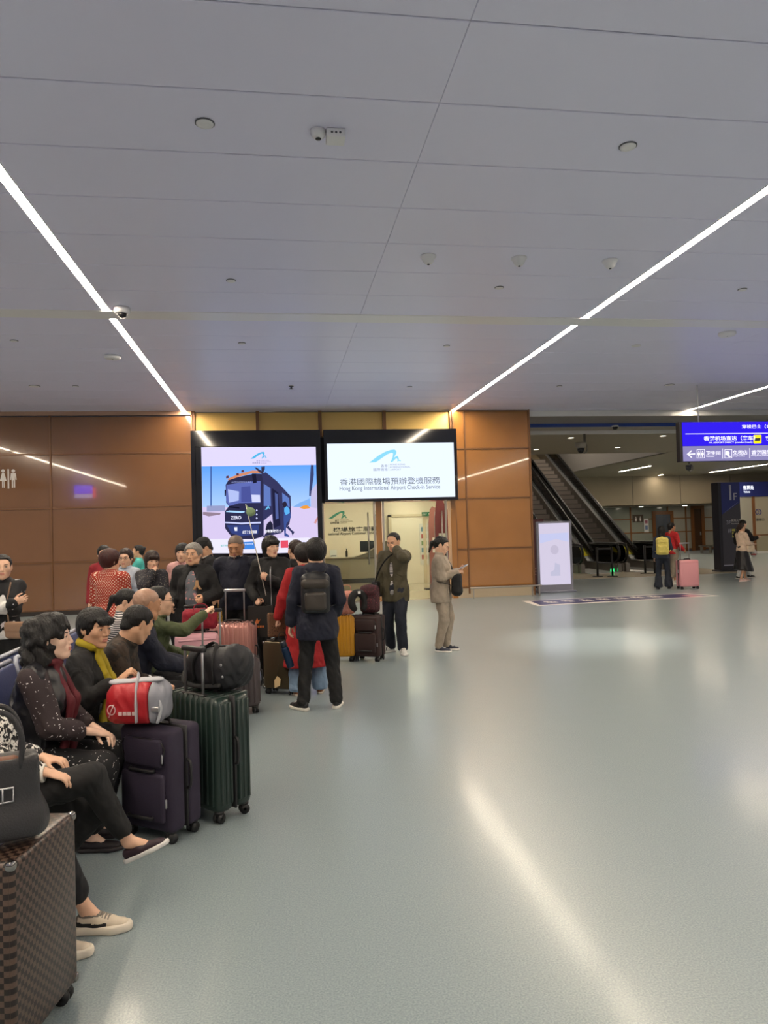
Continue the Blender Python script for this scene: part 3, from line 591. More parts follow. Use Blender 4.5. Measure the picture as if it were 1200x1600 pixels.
# far low ceiling: downlights and cameras
M_dl = emitter('downlight', '#fff1d6', 8)
def downlight(px, py, z, lb):
    p = at_z(px, py, z); t = empty('downlight', p, 0, lb, 'ceiling light')
    MB().lathe([(.11, -.002), (.11, -.01), (.09, -.01), (.09, -.002)], n=18).build('ring', M_edge, t); MB().lathe([(.085, -.003), (.001, -.003)], n=16).build('lens', M_dl, t)
for px, py, lb in ((838, 702, 'lit round downlight beside the end of the brown wall'), (892, 684, 'lit round downlight left of the hooded camera'), (965, 699, 'lit round downlight right of the hooded camera'), (1036, 681, 'lit round downlight near the left end of the blue sign')): downlight(px, py, 4.285, lb)
def bullet_cam(px, py, z, lb, s=1.):
    p = at_z(px, py, z); t = empty('speed_dome_camera', p, 0, lb, 'camera')
    d = mat('camera_grey', '#5d5852', .4)
    MB().cyl((0, 0, 0), (0, 0, -.35*s), .035*s).build('pole', d, t)
    MB().lathe([(.16*s, 0), (.15*s, -.1*s), (.1*s, -.16*s)], (0, 0, 0), 16).build('hood', mat('camera_pale', '#8d877c', .4), t, (-.12*s, 0, -.25*s)); MB().lathe([(.1*s, 0), (.09*s, -.08*s), (.05*s, -.13*s), (.001, -.14*s)], n=16).build('dome', M_lens, t, (-.12*s, 0, -.41*s))
    MB().tube([(0, 0, -.25*s), (.06*s, 0, -.32*s), (.05*s, 0, -.5*s), (-.04*s, 0, -.56*s)], .015*s, 8, sub=3).build('bracket', d, t)
bullet_cam(913, 678, 4.285, 'hooded security camera hanging above the escalators')
t = empty('dome_camera', at_z(961, 665, 4.40), 0, 'small black dome camera on the stepped far ceiling', 'camera'); MB().lathe([(.09, 0), (.09, -.04)], n=16).build('housing', M_edge, t); MB().lathe([(.08, -.04), (.06, -.1), (.001, -.12)], n=16).build('dome', M_lens, t)

# ---- hanging blue direction sign
p = at_z(1093, 600, ZC); YH = p.y
a = at_y(1066, 659, YH); c = at_y(1066, 721.5, YH); mid = at_y(1066, 697, YH).z
e = empty('hanging_sign', (a.x, YH, c.z), 0, 'blue and grey lit hanging direction sign with white lettering', 'sign')
H = a.z-c.z; mz = mid-c.z
MB().box(-.06, 5.2, .02, .16, 0, H).build('housing', mat('sign_black', '#101018', .4), e)
MB().box(0, 5.2, 0, .02, mz, H-.01).build('blue_face', emitter('sign_blue', '#3320e8', .9), e); MB().box(0, 5.2, 0, .02, .01, mz-.006).build('grey_face', emitter('sign_grey', '#8e88b8', .85), e)
MB().cyl((p.x-a.x, .09, H), (p.x-a.x, .09, ZC-c.z), .014).build('rod', M_edge, e); MB().cyl((4.4, .09, H), (4.4, .09, ZC-c.z), .014).build('rod', M_edge, e)
t = empty('speed_dome_camera', at_y(1077, 722.5, YH+.09), 0, 'dark round camera hanging under the blue sign', 'camera'); d = mat('camera_grey', '#5d5852')
MB().cyl((0, 0, -.04), (0, 0, .03), .02).build('pole', d, t); MB().tube([(0, 0, -.03), (.06, 0, -.06), (.07, 0, -.16), (0, 0, -.2)], .014, 8, sub=3).build('bracket', d, t); MB().lathe([(.06, 0), (.06, -.06), (.045, -.1), (.001, -.12)], n=16).build('dome', M_lens, t, (-.02, 0, -.06))
W_ = emitter('sign_letters', '#f3f0ff', 1.0); h3 = lambda cx, cy: (1050+cx/8, 640+cy/8)
def st(s, x0, x1, yb, h, bold=.012): ptext('lettering', s, h3(x0, 0)[0], h3(x1, 0)[0], h3(0, yb)[1], h/8, YH-.004, W_, e, bold)
st('穿梭巴士（金巴）', 875, 1320, 232, 50); st('香港机场直达（客车）', 398, 1040, 384, 62, .02); st('HK AIRPORT DIRECT (transfer Coach)', 462, 1005, 424, 28); st('穿梭巴士', 1172, 1460, 384, 62, .02)
st('卫生间', 424, 606, 566, 58); st('Washrooms', 426, 528, 592, 20); st('免税店', 762, 944, 558, 58); st('Duty Free Shop', 766, 912, 586, 20); st('香港国际机场', 994, 1370, 556, 58); st('Hong Kong International Airport', 992, 1370, 582, 20)
YL = YH-.003
def sp(name, pts, m, k=0): return ppoly(name, [h3(*t) for t in pts], YL-.001*k, m, e, .001)
sp('rule', [(168, 300), (1500, 288), (1500, 296), (168, 308)], W_)
sp('arrow', [(185, 556), (240, 508), (252, 516), (214, 550), (290, 546), (290, 562), (216, 564), (252, 594), (240, 604)], W_)
sp('divider', [(628, 486), (635, 486), (635, 612), (628, 612)], W_); sp('divider', [(968, 482), (975, 482), (975, 608), (968, 608)], W_)
sp('bus_icon', [(1018, 322), (1028, 316), (1110, 314), (1118, 322), (1118, 418), (1110, 424), (1028, 426), (1018, 418)], emitter('icon_yellow', '#f5e522', .95)); sp('bus_mark', [(1032, 356), (1104, 352), (1104, 384), (1092, 392), (1044, 394), (1032, 386)], M_ink, 1)
for (x0, x1) in ((310, 410), (658, 752)):
    for r_ in ([(x0, 498), (x1, 496), (x1, 502), (x0, 504)], [(x0, 602), (x1, 600), (x1, 606), (x0, 608)], [(x0, 498), (x0+6, 498), (x0+6, 606), (x0, 606)], [(x1-6, 498), (x1, 498), (x1, 606), (x1-6, 606)]): sp('icon_frame', r_, W_)
for x in (336, 382):
    sp('icon_figure', [(x-14, 534), (x+14, 534), (x+16, 566), (x+8, 568), (x+6, 594), (x-6, 594), (x-8, 568), (x-16, 566)], W_); sp('icon_head', [(x-7, 524), (x, 514), (x+7, 524), (x, 531)], W_)
sp('icon_divider', [(357, 508), (362, 508), (362, 598), (357, 598)], W_)
sp('icon_bag', [(670, 520), (700, 512), (722, 540), (715, 570), (740, 590), (712, 598), (690, 572), (668, 566)], W_)

# ---- 1F floor directory pillar
p = at_z(1143, 893, 0); YP = p.y
x0, x1 = px_x(1130, 850, YP), px_x(1159, 850, YP); hp = at_y(1143, 753.5, YP).z
e = empty('directory_pillar', ((x0+x1)/2, YP, 0), 0, 'navy and charcoal 1F directory pillar behind the walking couple', 'sign')
hw = (x1-x0)/2; M_nav = mat('pillar_navy', '#26307c', .4); M_chr = mat('pillar_charcoal', '#46444e', .4)
MB().box(-hw-.1, hw, .01, .4, .05, hp).build('core', mat('pillar_side', '#24222c', .4), e)
MB().prism([(-hw, 0, hp), (hw, 0, hp), (hw, 0, hp*.77), (-hw, 0, hp*.64)], (0, .012, 0)).build('blue_face', M_nav, e)
MB().prism([(-hw, 0, hp*.64), (hw, 0, hp*.77), (hw, 0, .2), (-hw, 0, .2)], (0, .012, 0)).build('charcoal_face', M_chr, e)
MB().prism([(-hw+.06, -.003, hp*.655), (hw-.06, -.003, hp*.775), (hw*.3, -.003, hp*.74)], (0, .002, 0)).build('swoosh', mat('pillar_silver', '#b9b9cc', .3), e)
MB().rbox(-hw-.16, hw+.02, -.06, .46, 0, .05, .015).build('base', MATS['pillar_side'], e); MB().box(-hw, hw, -.01, .012, .2, .23).build('trim', MATS['pillar_silver'], e)
text('lettering', '1', .75, MATS['pillar_silver'], e, facing(-hw+.14, -.004, hp*.80)); text('lettering', 'F', .34, MATS['pillar_silver'], e, facing(.08, -.004, hp*.80))
text('lettering', '3F', .18, MATS['pillar_silver'], e, facing(-hw+.14, -.004, hp*.53)); text('lettering', '离港大厅', .09, M_white, e, facing(-.02, -.004, hp*.56)); text('lettering', 'Departure Hall', .055, M_white, e, facing(-.02, -.004, hp*.53))
text('lettering', '1F', .18, MATS['pillar_silver'], e, facing(-hw+.16, -.004, hp*.435))
for k in range(3): MB().box(-.0, .11, -.006, -.002, hp*(.45-.035*k), hp*(.475-.035*k)).build('icon', mat('icon_yellow_print', '#c9c25a', .5), e); text('lettering', ('到达大厅', '换乘中心', '巴士'), .07, MATS['icon_yellow_print'], e, facing(.14, -.004, hp*(.452-.035*k))) if False else text('lettering', ('到达大厅', '换乘中心', '巴士站')[k], .07, MATS['icon_yellow_print'], e, facing(.14, -.004, hp*(.452-.035*k)))

# ---- ticket office, lift and door on the far wall
def onfar(px, py, Y=YB): return at_y(px, py, Y)
a = onfar(1119, 754, 34); c = onfar(1215, 775, 34)
e = empty('ticket_office', (a.x, 34, 0), 0, 'beige ticket office front under a navy fascia behind the pillar', 'kiosk')
MB().box(0, 12, -.02, .3, c.z, a.z).build('fascia', M_nav, e)
MB().box(0, .14, -.02, .1, 0, c.z).box(1.95, 2.10, -.02, .1, 0, c.z).build('mullion', M_mull, e)
MB().box(.14, 1.95, .02, .08, .1, c.z).build('panel', mat('pale_panel', '#a09c90', .2), e); MB().box(2.1, 12, .02, .08, .95, c.z).build('window_panel', mat('beige_glass', '#b0a690', .15), e); MB().box(2.1, 12, .02, .08, .1, .90).build('lower_panel', mat('beige_lower', '#a39a82', .3), e)
MB().box(2.1, 12, .0, .1, .9, .96).build('rail', M_mull, e)
MB().box(2.0, 12, -.02, .1, 0, .1).build('plinth', M_edge, e)
Wt = emitter('fascia_letters', '#f2f6ff', 1.2)
ptext('lettering', '售票处', 1161, 1178, 764.5, 6.6, 33.97, Wt, e, .02); ptext('lettering', 'Tickets', 1162, 1172, 770, 4.2, 33.97, Wt, e, .02)
t = at_y(1185, 800, 34.0)-e.location
MB().tube([(t.x+.15*math.cos(k), 0, t.z+.15*math.sin(k)) for k in np.linspace(0, 2*PI, 20)[:-1]], .02, 6, closed=True).build('number_ring', M_nav, e); text('lettering', '2', .26, M_nav, e, facing(t.x-.075, .01, t.z-.09)); text('lettering', '售票窗口', .16, M_ink, e, facing(t.x-.3, .01, t.z-.45))
def fardoor(name, px0, px1, pyt, lb, cat, mleaf, mframe, kind):
    a = onfar(px0, pyt, YB-.05); c = onfar(px1, pyt, YB-.05); w_ = c.x-a.x; h = a.z
    t = empty(name, ((a.x+c.x)/2, YB-.06, 0), 0, lb, cat)
    MB().box(-w_/2, -w_/2+.2, 0, .05, 0, h).box(w_/2-.2, w_/2, 0, .05, 0, h).box(-w_/2+.2, w_/2-.2, 0, .05, h-.2, h).build('frame', mframe, t)
    for s in ((-w_/2+.2, -.01), (.01, w_/2-.2)) if kind else ((-w_/2+.2, w_/2-.2),): MB().box(s[0], s[1], .03, .05, 0, h-.2).build('door_leaf', mleaf, t)
    MB().box(w_/2-.32, w_/2-.27, -.04, .03, .9, 1.1).build('handle', M_al, t)
fardoor('lift_door', 1019, 1052, 799, 'steel lift doors in a brown frame behind the pink suitcase', 'door', mat('lift_steel', '#7f8794', .25, metal=.7), M_mull, True)
fardoor('service_door', 1079, 1100, 790, 'dark brown service door in the far panelled wall', 'door', mat('door_brown', '#4a3322', .3), M_mull, False)
t = empty('restroom_sign', onfar(997, 810, YB-.05), 0, 'brown restroom sign on the far glass wall behind the escalator', 'sign'); MB().box(-.33, .33, 0, .03, -.22, .22).build('plate', mat('sign_brown', '#4c4238', .4), t)
for x in (-.14, .14): MB().prism([(x-.05, -.004, .02), (x+.05, -.004, .02), (x+.04, -.004, -.16), (x-.04, -.004, -.16)], (0, .003, 0)).build('figure', M_white, t); MB().box(x-.03, x+.03, -.004, 0, .05, .11).build('head', M_white, t)
t = empty('wall_poster', onfar(1010, 821, YB-.05), 0, 'narrow pale poster with a red top beside the lift', 'poster'); MB().box(-.14, .14, 0, .02, -.4, .4).build('sheet', M_edge, t); MB().box(-.08, .08, -.004, 0, .12, .3).build('print', mat('poster_mark', '#a06070', .5), t); MB().box(-.08, .08, -.004, 0, -.25, .0).build('print', mat('poster_blue', '#7084a8', .5), t)
for px, lb in ((1110, 'pale low bench rail against the far wall'),):
    t = empty('low_bench', onfar(px, 857, 36), 0, lb, 'bench'); t.location.z = 0; MB().box(-.6, .6, -.15, .15, .36, .42).build('top', M_steel, t)
    for x in (-.5, 0, .5): MB().box(x-.03, x+.03, -.1, .1, 0, .36).build('leg', M_steel, t)

# ---- escalators climbing away from the hall
M_rub = mat('handrail_rubber', '#141414', .35); M_step = mat('step_grey', '#57534e', .45); M_riser = mat('riser_grey', '#8a8078', .4)
M_skirt = mat('escalator_steel', '#8d8880', .28, metal=.8); M_deck = mat('escalator_deck', '#9a8a6c', .35, metal=.3); GB = glass('balustrade_glass', '#dfe6e0')
st_me = None
def escalator(xl, xr, y0, lb, gx):
    e = empty('escalator', ((xl+xr)/2, y0, 0), 0, lb, 'escalator'); h = (xr-xl)/2; T = math.tan(R(30)); LEN = 10.; F0 = 2.4
    prof = lambda z0: [(F0*.0+.35, z0), (F0, z0), (F0+LEN, z0+LEN*T)]
    for s in (-1, 1):
        X = s*h
        # handrail with its round newel
        pts = [(X, .55, .30), (X, .22, .36), (X, .02, .55), (X, -.02, .75), (X, .10, .92), (X, .30, 1.0), (X, F0, 1.0), (X, F0+.5, 1.12), (X, F0+LEN, 1.0+LEN*T)]
        MB().tube(pts, .045, 8, sub=3).build('handrail', M_rub, e)
        g = MB(); g.prism([(X-.006, .35, .34), (X-.006, .12, .55), (X-.006, .12, .78), (X-.006, .30, .95), (X-.006, F0+.1, .95), (X-.006, F0+LEN, .95+LEN*T), (X-.006, F0+LEN, .30+LEN*T), (X-.006, F0+.1, .30)], (.012, 0, 0)); g.build('glass_panel', GB, e)
        d = MB(); d.prism([(X-.12, .15, .0), (X-.12, .15, .30), (X-.12, F0, .30), (X-.12, F0+LEN, .30+LEN*T), (X-.12, F0+LEN, -.25+LEN*T), (X-.12, F0+.43, .0)], (.24, 0, 0)); d.build('skirt', M_skirt, e)
        MB().prism([(X-.13, F0, .305), (X-.13, F0+LEN, .305+LEN*T), (X-.13, F0+LEN, .33+LEN*T), (X-.13, F0, .33)], (.26, 0, 0)).build('deck_trim', M_al, e)
        MB().box(X-.07, X+.07, 1.1, 1.35, 1.05, 1.07).build('warning_label', mat('warning_yellow', '#e6d62a', .4), e) if False else MB().prism([(X-.14, F0+.25, .36+.25*T), (X-.14, F0+.75, .36+.75*T), (X-.14, F0+.75, .37+.75*T), (X-.14, F0+.25, .37+.25*T)], (.28, 0, 0)).build('warning_label', mat('warning_yellow', '#e6d62a', .4), e)
    MB().box(-h+.12, h-.12, -.3, F0-.1, .008, .03).build('comb_plate', M_al, e)
    w_ = h-.13; k_ = 'riser_%d' % round(w_*1000)
    if True:
        b_ = MB(); b_.box(-w_, w_, 0, .42, .19, .225); st_me = b_.mesh('step')
        b2 = MB(); b2.box(-w_, w_, .0, .02, 0, .19)
        for k in range(24): x = -w_+.01+k*(2*w_-.02)/23; b2.box(x-.008, x+.008, -.008, 0, .0, .19)
        rm_ = b2.mesh('riser')
    for k in range(24):
        s_ = link('step', st_me, M_step, e, (0, F0-.1+k*.38, k*.38*T-.18)); link('riser', rm_, M_riser, s_)
    MB().prism([(-h-.12, F0+.2, .0), (-h-.12, F0+LEN, LEN*T-.3), (-h-.12, F0+LEN, LEN*T-1.1), (-h-.12, F0+1.6, .0)], (2*h+.24, 0, 0)).build('truss', M_deck, e)
    MB().lathe([(.001, .06), (.05, .05), (.06, 0), (.06, -.05)], n=12).build('signal_light', emitter('signal_green', '#27e07a', 3.0), e, (gx-(xl+xr)/2, .25, .075)); MB().rbox(-.05, .05, -.04, .04, .0, .02, .005).build('signal_base', M_skirt, e, (gx-(xl+xr)/2, .25, .008))
    [MB().box(s*h-.07, s*h+.07, -.02, .3, .0, .32).build('newel_base', M_skirt, e) for s in (-1, 1)]
escalator(10.50, 11.86, 24.0, 'escalator nearer the lightbox, partly hidden by the brown wall', 10.15); escalator(12.16, 13.66, 24.0, 'escalator on the right beside the woman with the yellow backpack', 11.7)
# black barrier posts at the escalator foot
def barrier(px0, px1, Y, lb):
    a, c = at_y(px0, 900, Y), at_y(px1, 900, Y); t = empty('barrier', ((a.x+c.x)/2, Y, .008), R(-25), lb, 'barrier'); w_ = (c.x-a.x)/2/math.cos(R(25)); k_ = mat('barrier_black', '#141313', .4)
    for x in (-w_, w_): MB().cyl((x, 0, 0), (x, 0, .95), .035).build('post', k_, t); MB().rbox(x-.16, x+.16, -.09, .09, 0, .02, .006).build('foot', k_, t)
    MB().box(-w_, w_, -.012, .012, .87, .93).build('top_bar', k_, t); MB().box(-w_, w_, -.012, .012, .42, .47).build('mid_bar', k_, t)
barrier(936, 955, 22.3, 'black two-post barrier between the two escalators'); barrier(1010, 1022, 22.8, 'black barrier at the right escalator foot beside the woman with the backpack')
# sign behind the camera that shows up as a reflection in the brown wall
t = empty('hanging_sign', (-9.2, -2.2, 3.7), PI, 'small blue and red lit sign seen as a reflection in the brown wall', 'sign')
MB().box(-.5, .5, 0, .1, 0, .62).build('housing', mat('sign_black', '#101018'), t); MB().box(-.34, .5, -.01, 0, .2, .62).build('blue_face', emitter('reflected_blue', '#3a2ef0', 9), t); MB().box(-.34, .5, -.01, 0, 0, .18).build('grey_face', emitter('reflected_grey', '#b9b4d8', 7), t); MB().box(-.5, -.36, -.01, 0, 0, .5).build('red_face', emitter('reflected_red', '#e03a3a', 9), t)
MB().cyl((0, .05, .62), (0, .05, ZC-3.7), .014).build('rod', M_edge, t)
# ============================================================ SMOOTH SOLIDS (bodies, clothes, bags): blended round shapes meshed on a grid
def V3(*a): return np.array(a if len(a) == 3 else a[0], float)
def unit(v): v = np.asarray(v, float); return v/(np.linalg.norm(v)+1e-9)
def p_rc(a, b_, ra, rb, k=.02, op='u', flat=None):
    a = V3(a); b_ = V3(b_); ba = b_-a
    if flat is not None: n = unit(flat[0]); q_ = 1/flat[1]-1; ba2 = ba+n*(ba@n)*q_
    else: ba2 = ba
    L2 = max(ba2@ba2, 1e-9)
    def fn(x, y, z):
        dx, dy, dz = x-a[0], y-a[1], z-a[2]
        if flat is not None:
            t = (dx*n[0]+dy*n[1]+dz*n[2])*q_; dx = dx+t*n[0]; dy = dy+t*n[1]; dz = dz+t*n[2]
        t = np.clip((dx*ba2[0]+dy*ba2[1]+dz*ba2[2])/L2, 0, 1)
        return np.sqrt((dx-t*ba2[0])**2+(dy-t*ba2[1])**2+(dz-t*ba2[2])**2)-(ra+(rb-ra)*t)
    r = max(ra, rb); return (op, k, fn, np.minimum(a, b_)-r, np.maximum(a, b_)+r)
def p_ell(c, r, k=.02, op='u', A=None):
    c = V3(c); r = V3(r); A = np.eye(3) if A is None else A          # columns of A: local axes
    def fn(x, y, z):
        dx, dy, dz = x-c[0], y-c[1], z-c[2]
        u = (dx*A[0, 0]+dy*A[1, 0]+dz*A[2, 0])/r[0]; v = (dx*A[0, 1]+dy*A[1, 1]+dz*A[2, 1])/r[1]; w_ = (dx*A[0, 2]+dy*A[1, 2]+dz*A[2, 2])/r[2]
        k0 = np.sqrt(u*u+v*v+w_*w_); k1 = np.sqrt((u/r[0])**2+(v/r[1])**2+(w_/r[2])**2)+1e-9
        return k0*(k0-1)/k1
    ext = np.sqrt(((A*r)**2).sum(1)); return (op, k, fn, c-ext, c+ext)
def p_box(c, hs, rad, k=.02, op='u', A=None):
    c = V3(c); hs = V3(hs)-rad; A = np.eye(3) if A is None else A
    def fn(x, y, z):
        dx, dy, dz = x-c[0], y-c[1], z-c[2]
        u = np.abs(dx*A[0, 0]+dy*A[1, 0]+dz*A[2, 0])-hs[0]; v = np.abs(dx*A[0, 1]+dy*A[1, 1]+dz*A[2, 1])-hs[1]; w_ = np.abs(dx*A[0, 2]+dy*A[1, 2]+dz*A[2, 2])-hs[2]
        return np.sqrt(np.maximum(u, 0)**2+np.maximum(v, 0)**2+np.maximum(w_, 0)**2)+np.minimum(np.maximum(np.maximum(u, v), w_), 0)-rad
    ext = np.abs(A) @ (hs+rad); return (op, k, fn, c-ext, c+ext)
def p_torus(c, n, R_, r, k=.01, op='u'):
    c = V3(c); n = unit(n)
    def fn(x, y, z):
        dx, dy, dz = x-c[0], y-c[1], z-c[2]; hh = dx*n[0]+dy*n[1]+dz*n[2]
        rr = np.sqrt(np.maximum(dx*dx+dy*dy+dz*dz-hh*hh, 0)); return np.sqrt((rr-R_)**2+hh*hh)-r
    return (op, k, fn, c-R_-r, c+R_+r)
def p_plane(p, n, k=.004):           # keeps the side n points to
    p = V3(p); n = unit(n); return ('i', k, lambda x, y, z: -((x-p[0])*n[0]+(y-p[1])*n[1]+(z-p[2])*n[2]), None, None)
def p_noise(amp, fr, ph=0., ridg=False):
    def fn(x, y, z):
        a_ = np.sin(fr*(x+.6*z)+2.1*np.sin(fr*.45*y+ph)+ph); c_ = np.sin(fr*.9*(y-.5*z)+1.7*np.sin(fr*.5*x+2+ph)); d_ = np.sin(fr*.7*z+2*np.sin(fr*.6*(x+y)+ph))
        v = (a_*c_+.7*d_*c_+.5*a_*d_)*.5
        return amp*(np.abs(v)*2-.5 if ridg else v)
    return ('n', 0, fn, None, None)
def smin(a, b_, k):
    h = np.clip(.5+.5*(b_-a)/k, 0, 1); return b_*(1-h)+a*h-k*h*(1-h)
def solid(prims, h, pad=.0):
    lo = np.min([p[3] for p in prims if p[0] == 'u'], 0)-2.5*h-pad; hi = np.max([p[4] for p in prims if p[0] == 'u'], 0)+2.5*h+pad
    n = np.ceil((hi-lo)/h).astype(int)+1
    ax = [(lo[i]+h*np.arange(n[i])).astype(np.float32) for i in range(3)]
    D = np.full(n, 1., np.float32)
    for op, k, fn, plo, phi in prims:
        if plo is None: sl = [slice(0, m) for m in n]
        else:
            m = k+3*h
            i0 = np.clip(np.floor((plo-m-lo)/h).astype(int), 0, n); i1 = np.clip(np.ceil((phi+m-lo)/h).astype(int)+1, 0, n); sl = [slice(i0[i], i1[i]) for i in range(3)]
            if any(i1 <= i0): continue
        x = ax[0][sl[0]][:, None, None]; y = ax[1][sl[1]][None, :, None]; z = ax[2][sl[2]][None, None, :]
        d = fn(x, y, z); S = D[tuple(sl)]
        if op == 'u': D[tuple(sl)] = smin(S, d, k)
        elif op == 's': D[tuple(sl)] = -smin(-S, d, k)
        elif op == 'i': D[tuple(sl)] = -smin(-S, -d, k)
        else: D[tuple(sl)] = S+d
    return nets(D, lo, h)
def nets(D, lo, h):
    ins = D < 0; nx, ny, nz = D.shape
    cnt = np.zeros((nx-1, ny-1, nz-1), np.int8)
    for i in (0, 1):
        for j in (0, 1):
            for k in (0, 1): cnt += ins[i:nx-1+i, j:ny-1+j, k:nz-1+k]
    act = (cnt > 0) & (cnt < 8); idx = -np.ones(act.shape, np.int32); C = np.argwhere(act); idx[act] = np.arange(len(C))
    corner = [(i, j, k) for i in (0, 1) for j in (0, 1) for k in (0, 1)]
    vals = {c: D[C[:, 0]+c[0], C[:, 1]+c[1], C[:, 2]+c[2]] for c in corner}
    P = np.zeros((len(C), 3), np.float32); W = np.zeros(len(C), np.float32)
    for c in corner:
        for a in range(3):
            if c[a]: continue
            e = list(c); e[a] = 1; e = tuple(e); v0, v1 = vals[c], vals[e]; s = (v0 < 0) != (v1 < 0)
            t = np.where(s, v0/np.where(s, v0-v1, 1), 0); q_ = np.repeat(np.array([c], np.float32), len(C), 0); q_[:, a] = t
            P += np.where(s[:, None], q_, 0); W += s
    V = lo+(C+P/np.maximum(W, 1)[:, None])*h
    F = []
    for a in range(3):
        b_, c = (a+1) % 3, (a+2) % 3
        s0 = [slice(None)]*3; s1 = [slice(None)]*3; s0[a] = slice(0, -1); s1[a] = slice(1, None)
        A0, A1 = ins[tuple(s0)], ins[tuple(s1)]; E = np.argwhere(A0 != A1)
        E = E[(E[:, b_] > 0) & (E[:, c] > 0) & (E[:, b_] < D.shape[b_]-1) & (E[:, c] < D.shape[c]-1)]
        if not len(E): continue
        fl = A0[E[:, 0], E[:, 1], E[:, 2]]
        def g(db, dc):
            q_ = E.copy(); q_[:, b_] -= db; q_[:, c] -= dc; return idx[q_[:, 0], q_[:, 1], q_[:, 2]]
        Q = np.stack([g(1, 1), g(0, 1), g(0, 0), g(1, 0)], 1); Q[~fl] = Q[~fl][:, ::-1]; F.append(Q)
    F = np.concatenate(F) if F else np.zeros((0, 4), int)
    # light smoothing
    for _ in range(1):
        acc = np.zeros_like(V); n_ = np.zeros(len(V))
        for i in range(4):
            np.add.at(acc, F[:, i], V[F[:, (i+1) % 4]]); np.add.at(n_, F[:, i], 1)
        V = np.where(n_[:, None] > 0, .5*V+.5*acc/np.maximum(n_, 1)[:, None], V)
    return V.astype(np.float32), F.astype(np.int32)
def solid_obj(name, prims, h, m, parent=None, loc=None, rot=None, pad=0.):
    V, F = solid(prims, h, pad); return link(name, mesh_np(name, V, F), m, parent, loc, rot)
def rotm(yaw=0., pitch=0., roll=0.):
    """columns: forward, left, up after yaw (left +), pitch (down +), roll"""
    return np.array(Matrix.Rotation(yaw, 3, 'Z') @ Matrix.Rotation(pitch, 3, 'Y') @ Matrix.Rotation(roll, 3, 'X'))

# ============================================================ PEOPLE
SKIN = {}
def skin(t):
    cols = {'fair': '#e0b498', 'mid': '#d3a484', 'tan': '#bd8b69', 'pale': '#e8c2ab'}
    return mat('skin_'+t, cols[t], .48, spec=.4, var=.06, vscale=30)
def hairmat(t):
    c = {'black': '#100d0d', 'brown': '#2c1a14', 'red': '#3d1712', 'grey': '#8b8680', 'dark': '#1b1513'}[t]
    return mat('hair_'+t, c, .48, spec=.4, bump=.9, bscale=110, stretch=(1, 1, .10), var=.4, vscale=70)
def head_field(female, neck, nr, fat=1., age=0, lod=0):
    y = [1, -1]; P = [p_ell((-.014, 0, .030), (.096, .074*fat, .080)), p_ell((.020, 0, -.030), (.066, .060*fat, .086), .03)]
    for s in y:
        P += [p_rc((-.005, s*.048*fat, -.055), (.060, s*.014, -.100 if not female else -.098), .020, .016, .03),
              p_ell((.050, s*.036*fat, -.022), (.030, .026, .026), .025)]
    P += [p_ell((.070, 0, -.098), (.022, .024, .018), .02), p_rc((.076, -.034, .022), (.076, .034, .022), .013 if not female else .009, .013 if not female else .009, .018)]
    for s in y: P += [p_ell((.094, s*.031, .001), (.014, .019, .011), .014, 's'), p_ell((.0735, s*.031, .0), (.0145, .0155, .0125), .006)]
    P += [p_rc((.084, 0, .012), (.101, 0, -.028), .008, .0105, .012), p_ell((.103, 0, -.033), (.010, .010, .009), .008)]
    for s in y: P += [p_ell((.093, s*.0135, -.036), (.010, .0075, .008), .007), p_ell((.101, s*.006, -.043), (.004, .003, .003), .003, 's')]
    P += [p_ell((.080, 0, -.063), (.018, .028, .022), .014), p_rc((.090, -.016, -.0605), (.096, 0, -.0585), .0045, .006, .005), p_rc((.090, .016, -.0605), (.096, 0, -.0585), .0045, .006, .005),
          p_rc((.089, -.014, -.0705), (.094, 0, -.0715), .005, .007, .005), p_rc((.089, .014, -.0705), (.094, 0, -.0715), .005, .007, .005), *([p_rc((.100, -.02, -.0655), (.100, .02, -.0655), .0022, .0022, .004, 's')] if lod == 0 else [])]
    if age:
        for s in y: P += [p_rc((.090, s*.022, -.040), (.076, s*.036, -.075), .0025, .002, .006, 's'), p_ell((.03, s*.05, -.08), (.03, .022, .026), .02)]
    for s in y:
        A = rotm(s*R(-24), R(-8), 0); P += [p_ell((-.012, s*.078*fat, -.010), (.017, .008, .031), .008, A=A), p_ell((-.006, s*.086*fat, -.006), (.009, .006, .018), .006, 's', A=A)]
    P += [p_rc((-.022, 0, -.055), neck, nr, nr*1.08, .03)]
    return P
